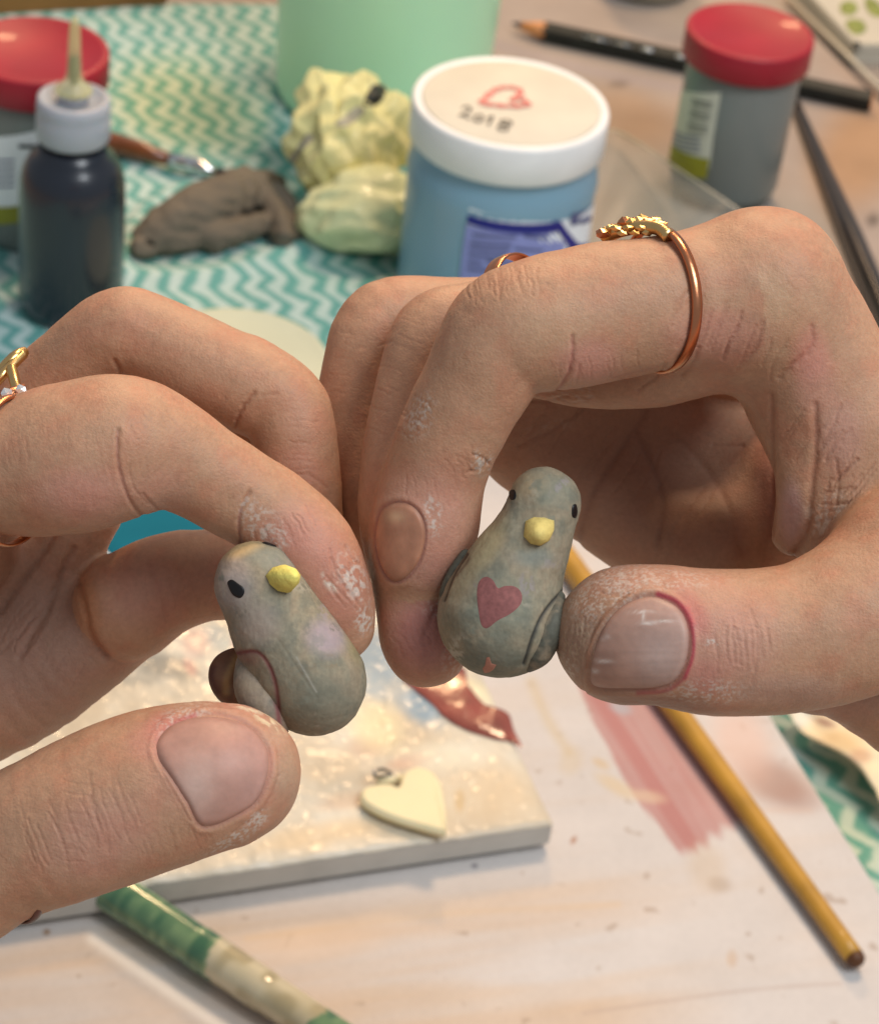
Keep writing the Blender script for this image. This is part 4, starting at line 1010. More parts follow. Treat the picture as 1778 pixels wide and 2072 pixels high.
L_gr = [
    ([(240, 870), (238, 920), (245, 965), (262, 1010), (285, 1040), (318, 1052)], 4.5, .55, [1]), ([(262, 940), (270, 985), (300, 1020)], 3, .25, [1]), ([(290, 1000), (318, 1030), (335, 1036)], 3.5, .35, [1]),
    ([(505, 995), (488, 1030), (483, 1065), (490, 1110)], 4.5, .55, [1]), ([(520, 1020), (512, 1060), (520, 1100)], 3, .18, [1]), ([(200, 900), (210, 960)], 4, .08, [1]),
    ([(232, 730), (244, 750), (252, 775), (262, 790)], 5, .6, [2]), ([(514, 795), (495, 820), (482, 845), (478, 862)], 5, .6, [2]), ([(530, 800), (560, 795)], 4, .15, [2]), ([(560, 960), (620, 960), (660, 985)], 3.5, .2, [2]),
    ([(0, 1238), (54, 1165), (93, 1113), (110, 1080)], 8, .6, [4, 6]), ([(40, 1330), (102, 1222), (128, 1152), (150, 1110)], 8, .7, [4, 6]), ([(0, 1320), (60, 1262), (110, 1190)], 5, .3, [4, 6]),
    ([(160, 1180), (172, 1230), (185, 1285), (215, 1330)], 8, .9, [3, 4]), ([(330, 1215), (335, 1255)], 8, .25, [3]), ([(305, 1130), (318, 1180)], 9, .15, [3]),
    ([(700, 1105), (712, 1130), (728, 1140)], 3, .35, [1]), ([(672, 1130), (688, 1175), (720, 1215), (745, 1245)], 3, .3, [1]), ([(660, 1165), (690, 1200), (726, 1238)], 2.5, .25, [1]), ([(668, 1110), (670, 1150)], 2.5, .25, [1]),
    ([(100, 1620), (118, 1665), (132, 1720), (140, 1760)], 3, .13, [5]), ([(180, 1560), (188, 1610), (200, 1670), (222, 1725)], 3.2, .18, [5]), ([(165, 1600), (178, 1660), (190, 1700)], 2.6, .12, [5]), ([(40, 1620), (55, 1680), (70, 1740)], 3, .12, [5]), ([(225, 1580), (240, 1640), (255, 1690)], 2.8, .1, [5]), ([(140, 1640), (200, 1660)], 2.4, .07, [5]), ([(120, 1700), (190, 1690)], 2.4, .07, [5]),
    ([(395, 1440), (340, 1462), (310, 1500), (318, 1540), (345, 1590), (385, 1660)], 3.0, .3, [5]), ([(470, 1685), (520, 1650), (548, 1610), (562, 1570)], 3.2, .22, [5]), ([(545, 1480), (560, 1520), (562, 1570)], 3, .15, [5]),
    ([(20, 850), (24, 900)], 3, .06, [1]), ([(50, 830), (56, 860)], 3, .06, [1]),
]
L_gr += (wrk(160, 1670, 68, 15, 60, 130, .20, [5], 1) + wrk(150, 1670, 12, 8, 40, 90, .10, [5], 2) + wrk(585, 1075, 62, 8, 26, 55, .20, [1], 3) + wrk(700, 1190, 60, 9, 40, 34, .22, [1], 4) + wrk(300, 860, 60, 6, 22, 60, .10, [1], 5)
  + wrk(340, 700, 100, 6, 26, 120, .08, [2], 6) + wrk(600, 900, 5, 7, 36, 60, .12, [2], 7) + wrk(270, 960, 80, 7, 40, 50, .12, [1], 8) + wrk(450, 1430, 8, 5, 60, 16, .12, [5], 9) + wrk(350, 1700, 70, 9, 30, 90, .10, [5], 10) + wrk(60, 1280, 125, 9, 70, 130, .18, [4, 6], 11, w=3) + wrk(90, 900, 84, 7, 30, 90, .08, [1], 12) + wrk(340, 1200, 80, 7, 40, 70, .12, [3], 13))
L_bl = [
    (570, 1110, 100, 70, 30, (.50, .21, .15), .6, [1]), (690, 1190, 70, 110, 0, (.46, .19, .13), .75, [1]), (620, 1080, 80, 70, 40, (.58, .25, .19), .45, [1]), (170, 1000, 110, 60, 0, PINK, .45, [1]), (330, 1000, 60, 60, 0, (.54, .27, .21), .3, [1]),
    (530, 1070, 42, 60, -20, DUST, .55, [1], 2.2), (560, 1090, 30, 30, 0, DUST, .6, [1], 3.5), (500, 1030, 22, 30, 0, DUST, .5, [1], 2.0), (715, 1170, 26, 60, -20, DUST, .75, [1], 1.6), (735, 1255, 20, 30, 0, DUST, .8, [1], 2.4), (668, 1175, 14, 26, -30, (.70, .62, .50), .8, [1], 1.2),
    (445, 1535, 150, 130, 0, (.58, .27, .21), .45, [5]), (330, 1470, 40, 30, -20, (.52, .18, .14), .7, [5]), (300, 1500, 50, 40, 0, (.56, .24, .18), .5, [5]), (480, 1425, 90, 20, 15, (.58, .24, .17), .5, [5]), (580, 1560, 26, 60, 0, (.42, .30, .20), .5, [5]), (560, 1480, 30, 40, 40, (.50, .32, .22), .5, [5]),
    (535, 1452, 50, 15, 38, (.72, .58, .38), .9, [5], 1.0), (505, 1435, 40, 10, 15, (.74, .60, .42), .8, [5], 1.3), (370, 1460, 60, 30, -15, DUST, .6, [5], 3.2), (470, 1700, 60, 14, -30, DUST, .7, [5], 2.6), (520, 1660, 30, 18, -40, DUST, .7, [5], 3.0), (392, 1420, 60, 12, 0, (.70, .55, .40), .5, [5], 2.4),
    (200, 1700, 130, 90, -20, (.58, .30, .25), .3, [5]), (60, 1300, 200, 200, 0, (.30, .19, .15), .7, [4, 6]), (620, 860, 60, 60, 0, (.54, .27, .18), .4, [2]), (600, 960, 50, 60, 0, (.54, .26, .19), .4, [2]),  # wide brown blob paints the shade of the cupped palm into the skin
    (180, 1225, 26, 70, -8, (.46, .20, .09), .7, [3, 4]), (300, 1200, 100, 80, 0, (.48, .24, .20), .4, [3]), (440, 1180, 80, 60, 0, (.44, .22, .17), .4, [3]),  # orange strip is rim light painted along the folded finger's edge
]
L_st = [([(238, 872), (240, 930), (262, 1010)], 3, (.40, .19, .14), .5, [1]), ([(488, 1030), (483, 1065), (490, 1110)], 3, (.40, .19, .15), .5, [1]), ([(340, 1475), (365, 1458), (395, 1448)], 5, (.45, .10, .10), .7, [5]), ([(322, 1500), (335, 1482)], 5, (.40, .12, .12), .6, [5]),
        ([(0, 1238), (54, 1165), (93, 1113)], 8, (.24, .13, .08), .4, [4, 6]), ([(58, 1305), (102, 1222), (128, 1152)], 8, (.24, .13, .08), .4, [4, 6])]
lo, hi = PX((-430, 540), (790, 1960), 310, 1)
lo = np.array([(-330 - CX) / FPX * 345, -(1960 - CY) / FPX * 360, 326.0]); hi = np.array([(790 - CX) / FPX * 372, -(545 - CY) / FPX * 375, 392.0])
def circ(c, n, r, rad, m=28):
    n = np.array(n, float); n /= np.linalg.norm(n); a = np.cross(n, [0, 1, 0]); a /= np.linalg.norm(a); b = np.cross(n, a)
    return [tuple(c + (math.cos(t) * a + math.sin(t) * b) * r) + (rad,) for t in np.linspace(0, 2 * math.pi, m) if (math.cos(t) * a + math.sin(t) * b)[2] < -.25]
ringL_c = np.array(nd([(26, 952, 0, 0)])[0][:3])
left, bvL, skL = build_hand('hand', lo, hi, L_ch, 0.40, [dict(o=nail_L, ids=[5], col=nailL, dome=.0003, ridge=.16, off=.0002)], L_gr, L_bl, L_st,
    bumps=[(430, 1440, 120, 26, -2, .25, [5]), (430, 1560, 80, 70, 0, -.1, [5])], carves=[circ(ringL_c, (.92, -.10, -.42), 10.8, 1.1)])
tag(left, 'left hand in the picture pinching the plain grey clay bird between thumb and forefinger', 'hand')

# ---- right hand
def nailR(x, y, t):
    c = np.array([.41, .235, .175]) * (.9 + .2 * vnoise(np.array([[x * .03, y * .03, 7.]]))[0])
    c = lerp(c, [.45, .29, .24], np.clip((x - 1250) / 120, 0, 1) * .6)
    c = lerp(c, [.52, .38, .33], np.exp(-(((x - 1330) / 40) ** 2 + ((y - 1330) / 45) ** 2)) * .6)
    c = c * (0.93 + .14 * vnoise(np.array([[x * .012, y * .16, 0]]))[0])
    for a, b, w, h in ((1312, 1262, 15, 3), (1302, 1248, 3, 10), (1222, 1336, 16, 3.5), (1205, 1356, 8, 4), (1226, 1290, 8, 3), (1300, 1240, 20, 2), (1345, 1258, 18, 2)):
        c = lerp(c, [.72, .62, .55], .75 * math.exp(-((x - a) / w) ** 2 - ((y - b) / h) ** 2))
    if t > .94: c = lerp(c, [.30, .14, .11], (t - .94) / .06 * .8)
    return c
def nailI(x, y, t):
    c = np.array([.46, .21, .125]) * (.8 + .4 * vnoise(np.array([[x * .06, y * .04, 4.]]))[0]); c = lerp(c, [.60, .38, .22], math.exp(-((x - 800) / 18) ** 2 - ((y - 1045) / 12) ** 2) * .8)
    if t > .92: c = lerp(c, [.30, .14, .09], (t - .92) / .08 * .7)
    return c
R_ch = [
    dict(id=4, k=6, n=[(940, 800, 44, 90), (1046, 872, 48, 106), (1180, 968, 52, 110), (1306, 1058, 52, 114), (1450, 1120, 48, 120)]),
    dict(id=4, k=6, n=[(1080, 730, 44, 110), (1260, 830, 58, 130), (1420, 930, 62, 150), (1560, 1000, 58, 170), (1760, 1020, 46, 200)]),
    dict(id=3, k=1.2, n=[(1500, 690, 56, 120), (1150, 650, 42, 96), (940, 645, 36, 84), (775, 650, 32, 82), (735, 760, 31, 86), (722, 880, 30, 86), (738, 1000, 28, 80), (775, 1110, 27, 66)]),
    dict(id=2, k=1.2, n=[(1560, 680, 34, 125), (1250, 655, 28, 108), (1080, 640, 24, 98), (950, 655, 19, 84), (878, 676, 17, 83), (848, 790, 16, 90), (822, 930, 15, 92), (815, 1050, 14, 90), (835, 1180, 12, 84), (858, 1285, 10, 92), (864, 1310, 10, 82)]),
    dict(id=8, k=5, n=[(1560, 1320, 20, 104), (1640, 1335, 20, 108), (1740, 1355, 22, 116), (2000, 1480, 28, 170)]),
    dict(id=6, k=3, n=[(1040, 730, 24, 62), (1180, 752, 19, 72), (1330, 742, 14, 84), (1450, 690, 10, 92), (1560, 620, 10, 80)]),
    dict(id=5, k=4.5, n=[(1540, 586, 8, 166), (1610, 690, 12, 158), (1690, 820, 15, 160), (1850, 980, 18, 190), (2120, 1150, 20, 260)]),
    dict(id=5, k=4.0, n=[(1660, 820, 15, 120), (1715, 960, 15, 120), (1760, 1090, 12, 130)]),
    dict(id=5, k=4.0, n=[(1560, 690, 16, 50), (1600, 780, 13, 44), (1616, 880, 12, 44), (1618, 980, 12, 46), (1604, 1080, 17, 44)]),
    dict(id=1, k=2.2, n=[(1540, 590, 8, 160), (1438, 600, 6, 144), (1340, 613, 4, 137), (1240, 628, 3, 140), (1150, 646, 2, 141), (1065, 662, 1, 134), (1012, 690, 1, 124), (965, 772, 2, 112), (915, 870, 4, 106), (880, 962, 6, 103), (862, 1060, 7, 108), (848, 1128, 8, 95), (838, 1162, 9, 72)]),
    dict(id=7, k=2.8, n=[(2200, 1020, 14, 250), (1900, 1150, 4, 205), (1800, 1210, 0, 176), (1700, 1262, -3, 158), (1600, 1292, -4, 150), (1450, 1300, -5, 149), (1330, 1286, -5, 142), (1263, 1284, -3, 139), (1240, 1290, 1, 110)]),
]
nail_R = [(1312, 1205), (1350, 1214), (1378, 1236), (1392, 1270), (1393, 1310), (1384, 1350), (1362, 1382), (1325, 1394), (1270, 1396), (1212, 1394), (1192, 1380), (1192, 1345), (1205, 1298), (1230, 1252), (1265, 1220)]
nail_I = [(768, 1036), (782, 1022), (805, 1016), (830, 1022), (850, 1042), (860, 1072), (858, 1105), (846, 1140), (822, 1170), (796, 1178), (776, 1160), (762, 1125), (758, 1080)]
R_gr = [
    ([(1157, 680), (1158, 715), (1150, 755), (1128, 790)], 4.5, .5, [1]), ([(1172, 740), (1165, 775)], 3, .2, [1]), ([(985, 935), (970, 950), (945, 955)], 4, .3, [1]), ([(955, 920), (975, 925), (988, 938)], 3, .3, [1]),
    ([(958, 565), (962, 590), (975, 610)], 4, .16, [1]), ([(985, 555), (990, 585)], 4, .14, [1]), ([(1010, 545), (1016, 580), (1010, 600)], 4, .14, [1]), ([(1040, 540), (1044, 570)], 4, .12, [1]), ([(1070, 545), (1076, 570)], 4, .1, [1]),
    ([(1370, 700), (1400, 640), (1420, 600)], 5, .12, [1, 5, 6]), ([(1430, 700), (1455, 650), (1470, 610)], 6, .22, [1, 5, 6]), ([(1460, 720), (1490, 670), (1500, 630)], 5, .2, [1, 5, 6]), ([(1500, 740), (1525, 700), (1540, 650)], 6, .2, [1, 5, 6]),
    ([(1640, 660), (1642, 690), (1630, 715), (1600, 740), (1575, 765)], 6, .4, [1, 5, 6, 7]), ([(1560, 800), (1562, 900), (1562, 1000), (1560, 1080)], 7, .5, [4, 5, 6]),
    ([(1648, 820), (1650, 900), (1640, 1000), (1630, 1080), (1600, 1130)], 8, .6, [5]), ([(1700, 820), (1680, 870), (1660, 900)], 4, .3, [5]), ([(1720, 870), (1690, 900), (1668, 930)], 4, .3, [5]), ([(1735, 930), (1700, 960), (1672, 985)], 4, .28, [5]), ([(1690, 930), (1695, 980), (1690, 1020)], 4, .25, [5]),
    ([(1660, 1000), (1720, 985)], 3, .22, [5]), ([(1655, 1030), (1730, 1010)], 3, .24, [5]), ([(1650, 1060), (1740, 1035)], 3, .24, [5]), ([(1645, 1090), (1720, 1070)], 3, .24, [5]), ([(1700, 1000), (1740, 960)], 3, .2, [5]),
    ([(1010, 790), (1080, 812), (1150, 800)], 4, .25, [6, 4]), ([(1380, 760), (1400, 740), (1412, 705)], 5, .4, [6, 5, 1]), ([(1290, 790), (1330, 760), (1345, 735)], 4, .3, [6, 1]),
    ([(1050, 900), (1130, 860), (1200, 810)], 6, .3, [4]), ([(1170, 1100), (1200, 1000), (1280, 880), (1310, 830)], 9, .35, [4]), ([(1330, 1100), (1340, 1000), (1290, 880)], 9, .35, [4]), ([(1500, 1120), (1470, 1020), (1420, 940), (1350, 870)], 9, .35, [4]), ([(1440, 900), (1500, 900)], 4, .35, [4]),
    ([(1518, 1235), (1530, 1280), (1532, 1330), (1520, 1380)], 3.2, .16, [7]), ([(1480, 1250), (1486, 1290), (1482, 1330)], 3, .1, [7]), ([(1545, 1250), (1556, 1300)], 3, .09, [7]), ([(1500, 1260), (1506, 1320)], 2.6, .09, [7]),
    ([(1180, 1412), (1260, 1432), (1350, 1440)], 4, .25, [7]), ([(1270, 1200), (1220, 1245), (1192, 1300), (1180, 1370), (1184, 1400)], 3.5, .35, [7]), ([(1165, 1330), (1170, 1370)], 3, .15, [7]),
    ([(755, 1060), (758, 1100)], 4, .2, [1]), ([(870, 1065), (866, 1120), (840, 1172)], 3, .25, [1]), ([(775, 830), (800, 845)], 3, .1, [1]),
    ([(885, 1230), (865, 1270), (850, 1300)], 5, .3, [2]), ([(900, 1290), (930, 1340)], 4, .2, [2]), ([(765, 700), (790, 690)], 4, .15, [2, 3]),
]
R_gr += (wrk(1020, 575, 82, 11, 30, 80, .17, [1], 21) + wrk(1500, 1310, 84, 11, 48, 62, .17, [7], 22) + wrk(1500, 1310, 20, 6, 30, 60, .08, [7], 23) + wrk(830, 850, 35, 9, 26, 50, .15, [1], 24) + wrk(940, 940, 60, 6, 24, 30, .18, [1], 25) + wrk(1700, 940, 130, 14, 46, 130, .24, [5], 26, w=2.8) + wrk(1700, 1040, 175, 12, 50, 75, .24, [5], 27, w=2.8)
  + wrk(1480, 680, 112, 12, 52, 120, .20, [1, 5, 6], 28, w=3) + wrk(1210, 740, 80, 8, 26, 80, .12, [1], 29) + wrk(1250, 1180, 10, 9, 50, 30, .12, [7], 30) + wrk(1180, 1300, 100, 9, 40, 50, .14, [7], 31) + wrk(1640, 560, 40, 7, 30, 100, .07, [5], 32) + wrk(1350, 1425, 5, 5, 70, 14, .12, [7], 33)
  + wrk(850, 1290, 60, 7, 34, 60, .14, [2], 34) + wrk(870, 1000, 85, 6, 30, 60, .10, [1], 35) + wrk(800, 760, 20, 8, 26, 120, .10, [2], 36) + wrk(700, 720, 10, 6, 26, 100, .08, [3], 37) + wrk(1250, 960, 125, 9, 100, 200, .16, [4], 38, w=4) + wrk(1160, 790, 5, 6, 50, 26, .16, [6], 39))
R_bl = [
    (862, 1060, 110, 130, 0, (.54, .24, .18), .55, [1]), (1190, 730, 70, 50, 0, PINK, .5, [1]), (1120, 660, 80, 60, 0, TAN, .25, [1]), (880, 1160, 60, 40, 0, (.42, .20, .15), .55, [1]), (860, 1280, 90, 90, 0, (.42, .16, .14), .75, [2]), (800, 1000, 60, 200, 0, (.50, .25, .16), .4, [2, 3]), (700, 800, 90, 240, 0, (.54, .30, .18), .35, [3]),  # middle fingertip browned: the shadow on it is painted into the skin
    (850, 840, 30, 50, 20, DUST, .6, [1], 2.6), (975, 935, 22, 26, 0, DUST, .75, [1], 2.2), (870, 1030, 14, 30, 0, DUST, .7, [1], 3.0), (880, 1050, 18, 40, 0, DUST, .6, [1], 2.4), (1110, 860, 50, 16, 0, DUST, .6, [4, 6], 2.0), (1160, 800, 60, 20, 0, (.50, .36, .28), .6, [4, 6], 1.6), (900, 1230, 50, 20, 0, DUST, .5, [1, 2], 2.6), (930, 1340, 40, 40, 0, DUST, .4, [2], 2.4),
    (1540, 640, 120, 120, 0, TAN, .35, [5]), (1640, 720, 40, 60, 0, (.62, .26, .20), .6, [5, 1]), (1450, 680, 110, 60, 0, PINK, .4, [1, 5, 6]), (1700, 880, 50, 80, 0, (.56, .30, .24), .5, [5]), (1600, 1040, 26, 70, 0, (.60, .38, .38), .5, [5]), (1690, 1050, 70, 60, 0, (.60, .48, .38), .5, [5], 1.4),
    (1250, 950, 330, 220, 25, (.34, .21, .15), .8, [4]), (1560, 950, 40, 150, 0, (.36, .14, .10), .5, [4]), (1650, 780, 50, 60, 0, (.58, .28, .21), .5, [5]),  # palm hollow darkened, its shade put into the skin colour
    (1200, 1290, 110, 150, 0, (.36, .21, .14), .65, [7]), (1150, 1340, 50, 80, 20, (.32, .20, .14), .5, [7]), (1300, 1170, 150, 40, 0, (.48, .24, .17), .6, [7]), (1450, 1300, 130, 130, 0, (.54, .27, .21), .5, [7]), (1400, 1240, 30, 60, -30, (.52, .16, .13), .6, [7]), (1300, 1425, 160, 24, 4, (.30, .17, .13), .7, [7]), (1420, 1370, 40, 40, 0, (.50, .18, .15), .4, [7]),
    (1230, 1200, 100, 60, -30, DUST, .5, [7], 2.8), (1145, 1360, 26, 40, 0, DUST, .5, [7], 2.4), (1430, 1400, 90, 26, 0, DUST, .6, [7], 3.0), (1320, 1175, 140, 24, 0, DUST, .4, [7], 3.0), (1440, 1300, 14, 10, 0, DUST, .9, [7], 3.0), (1165, 1300, 30, 60, 20, (.56, .40, .26), .5, [7], 2.5),
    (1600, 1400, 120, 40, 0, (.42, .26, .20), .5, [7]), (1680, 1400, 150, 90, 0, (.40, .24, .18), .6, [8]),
]
R_st = [([(1330, 1203), (1368, 1218), (1392, 1248), (1402, 1290), (1400, 1330), (1385, 1370)], 4.5, (.40, .03, .06), .85, [7]), ([(1385, 1370), (1350, 1396), (1290, 1402)], 4, (.36, .08, .08), .7, [7]), ([(1390, 1232), (1402, 1262)], 7, (.50, .10, .10), .6, [7]),
        ([(1270, 1205), (1230, 1240), (1200, 1290), (1188, 1350)], 3.5, (.26, .10, .05), .6, [7]), ([(1157, 680), (1158, 715), (1150, 755), (1128, 790)], 3.5, (.42, .16, .12), .5, [1]), ([(1330, 740), (1300, 748), (1240, 764)], 3, (.40, .18, .12), .5, [1]),
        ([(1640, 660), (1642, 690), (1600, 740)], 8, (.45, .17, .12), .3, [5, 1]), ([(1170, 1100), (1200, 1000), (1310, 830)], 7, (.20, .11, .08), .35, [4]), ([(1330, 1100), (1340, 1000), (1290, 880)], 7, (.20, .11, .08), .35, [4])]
lo = np.array([(620 - CX) / FPX * 400, -(1530 - CY) / FPX * 372, 328.0]); hi = np.array([(2060 - CX) / FPX * 368, -(405 - CY) / FPX * 360, 424.0])
def circ(c, n, r, rad, m=28):
    n = np.array(n, float); n /= np.linalg.norm(n); a = np.cross(n, [0, 1, 0]); a /= np.linalg.norm(a); b = np.cross(n, a)
    return [tuple(c + (math.cos(t) * a + math.sin(t) * b) * r) + (rad,) for t in np.linspace(0, 2 * math.pi, m) if (math.cos(t) * a + math.sin(t) * b)[2] < -.25]
ring_c = np.array(nd([(1332, 606, 4, 0)])[0][:3])
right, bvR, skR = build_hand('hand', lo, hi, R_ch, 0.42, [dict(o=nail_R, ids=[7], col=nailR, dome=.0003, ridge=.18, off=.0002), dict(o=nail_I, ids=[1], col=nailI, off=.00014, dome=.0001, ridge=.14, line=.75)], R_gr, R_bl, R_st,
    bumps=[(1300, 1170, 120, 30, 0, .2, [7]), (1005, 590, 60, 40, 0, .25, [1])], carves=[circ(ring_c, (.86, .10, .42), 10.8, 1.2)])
tag(right, 'right hand in the picture pinching the grey clay bird with the painted heart', 'hand')

# ------------------------------------------------------------------ rings
m_gold = mat('rose_gold', lin(206, 136, 98), 0.28, 0.06, 400, 0.25, 1200, bdist=.0001, metal=1)
m_gold2 = mat('yellow_gold', lin(226, 186, 124), 0.3, 0.06, 400, 0.35, 1500, bdist=.0001, metal=1)
m_gem, nt_, b_ = newmat('clear_gem'); b_.inputs['Transmission Weight'].default_value = .6; b_.inputs['Roughness'].default_value = .05; b_.inputs['IOR'].default_value = 2.2; b_.inputs['Base Color'].default_value = (.95, .93, .9, 1)
def cam_pt(x, y, dz): return np.array(nd([(x, y, dz, 0)])[0][:3])
def band(name, c, n, r, w, t, m, parent, gap=None, seg=96):
    """ring band: centre c (mm, camera), axis n, radius r, width w along the axis, thickness t"""
    n = np.array(n, float); n /= np.linalg.norm(n); a = np.cross(n, [0, 1, 0]); a /= np.linalg.norm(a); b = np.cross(n, a)
    v = []; f = []; prof = [(-w / 2, 0), (-w / 2 * .8, t * .7), (0, t), (w / 2 * .8, t * .7), (w / 2, 0), (w / 2 * .7, -t * .25), (-w / 2 * .7, -t * .25)]
    for k in range(seg):
        th = 2 * math.pi * k / seg; d = math.cos(th) * a + math.sin(th) * b
        for (u, h) in prof: v.append(c2w((c + d * (r + h) + n * u) / 1000))
    p = len(prof)
    for k in range(seg):
        k2 = (k + 1) % seg
        for j in range(p): f.append((k * p + j, k * p + (j + 1) % p, k2 * p + (j + 1) % p, k2 * p + j))
    return pydata(name, v, f, m, parent, True)
def nugget(name, c, s, m, parent, seed):
    r = np.random.default_rng(seed); bm = bmesh.new(); bmesh.ops.create_icosphere(bm, subdivisions=1, radius=1)
    for q in bm.verts:
        p = np.array(q.co[:]) * r.uniform(.75, 1.15) * np.array(s); q.co = Vector(c2w((c + p) / 1000))
    bmesh.ops.recalc_face_normals(bm, faces=bm.faces)
    me = bpy.data.meshes.new(name); bm.to_mesh(me); bm.free(); o = link(name, me, m, None, False); adopt(o, parent); return o
c = cam_pt(1332, 606, 4)
rg = empty('ring', c2w(c / 1000)); tag(rg, 'rose gold ring with carved leaf setting round the bent forefinger of the right hand', 'ring')
band('band', c, (.86, .10, .42), 9.85, 1.6, .5, m_gold, rg)
for i in range(17):
    t = i / 16; x = 1219 + 118 * t; y = 474 - 26 * math.sin(t * 2.2) + (14 * (t - .7) if t > .7 else 0)
    nugget('leaf', cam_pt(x, y + random.uniform(-4, 4), 3 + 3 * (1 - t) + random.uniform(-1, 1)), (1.15 + .3 * random.random(), .75 + .25 * random.random(), 1.0), m_gold2 if i % 3 else m_gold, rg, 40 + i)
wv_ = [tuple(cam_pt(*p)) for p in ((1224, 480, 7), (1250, 468, 5), (1290, 460, 3), (1330, 462, 1), (1352, 478, -1))]
wv_ = catmull(wv_, 6); tube('setting_bar', c2w(wv_ / 1000), [.0010] * len(wv_), m_gold2, rg, 8)
for i in range(7):
    nugget('leaf', cam_pt(1245 + i * 13, 462 + (i % 2) * 9, 1.5), (.95, .5, .6), m_gold2, rg, 70 + i)
c = cam_pt(1058, 636, 23)
rg2 = empty('ring', c2w(c / 1000)); tag(rg2, 'plain thin gold ring on the middle finger behind the bent forefinger', 'ring')
band('band', c, (.80, .20, -.57), 8.7, 2.8, .4, m_gold, rg2)
# left hand rings
c = cam_pt(-2, 862, 28)
rg3 = empty('ring', c2w(c / 1000)); tag(rg3, 'gold pointed ring with a clear stone at the left edge of the picture', 'ring')
band('band', c, (.72, .60, -.35), 6.7, 1.2, .5, m_gold2, rg3)
for pts in ([(-40, 790, 20), (0, 752, 17), (30, 722, 17), (50, 712, 19)], [(-40, 820, 17), (-5, 770, 15), (22, 742, 16), (48, 716, 18)], [(24, 745, 15), (30, 770, 13), (36, 795, 12), (30, 800, 12)]):
    w_ = catmull([tuple(cam_pt(*p)) for p in pts], 6); tube('claw', c2w(w_ / 1000), [.0008] * len(w_), m_gold2, rg3, 8)
w_ = [cam_pt(-60, 822, 8), cam_pt(0, 806, 6), cam_pt(54, 790, 6)]; tube('stone_bar', c2w(np.array(w_) / 1000), [.0011, .0011, .0010], m_gold, rg3, 6)
for i in range(3): nugget('gem', cam_pt(44 - i * 30, 788 + i * 8, 4.4), (1.0, .85, .7), m_gem, rg3, 90 + i)
c = ringL_c
rg4 = empty('ring', c2w(c / 1000)); tag(rg4, 'slim rose gold band round the base of the forefinger at the left edge', 'ring')
band('band', c, (.92, -.10, -.42), 10.1, 1.6, .45, m_gold, rg4)
c = cam_pt(8, 1724, -8)
rg5 = empty('ring', c2w(c / 1000)); tag(rg5, 'dark reddish band round the thumb at the lower left edge', 'ring')
m_rb = mat('dark_red_band', lin(96, 50, 40), 0.4, 0.1, 300, .1, 800)
band('band', c, (.80, .28, .55), 9.75, 1.3, .4, m_rb, rg5)

# ------------------------------------------------------------------ clay birds
m_bird = mat('grey_painted_clay', None, 0.75, 0.06, 900, 0.30, 1800, bdist=.00018, attr='Col')
m_eye = mat('black_paint_dot', lin(16, 14, 15), 0.45, 0.1, 500, 0); m_beak = mat('yellow_painted_beak', None, 0.7, 0.14, 900, 0.6, 900, bdist=.0004, attr='Col')
m_hrt = mat('red_painted_heart', lin(138, 84, 80), 0.75, 0.2, 1500, 0.2, 2500, bdist=.0001)
m_star = mat('pink_painted_mark', lin(176, 120, 100), 0.7, 0.1, 1500, 0)
m_wing = mat('grey_painted_wing', None, 0.68, 0.10, 900, 0.30, 1800, bdist=.00018, attr='Col')
def mott(seedl):
    r = np.random.default_rng(len(seedl) * 7 + int(seedl[0][0])); x0, y0 = seedl[0][0], seedl[0][1]; out = []
    for i in range(46):
        c = [lin(176, 166, 146), lin(118, 122, 108), lin(134, 118, 94), lin(152, 140, 140), lin(104, 104, 92)][i % 5]
        out.append((x0 + r.uniform(-190, 210), y0 + r.uniform(-60, 420), r.uniform(12, 46), r.uniform(6, 22), r.uniform(0, 180), c, r.uniform(.35, .75), None, r.uniform(.7, 2.2)))
    return out
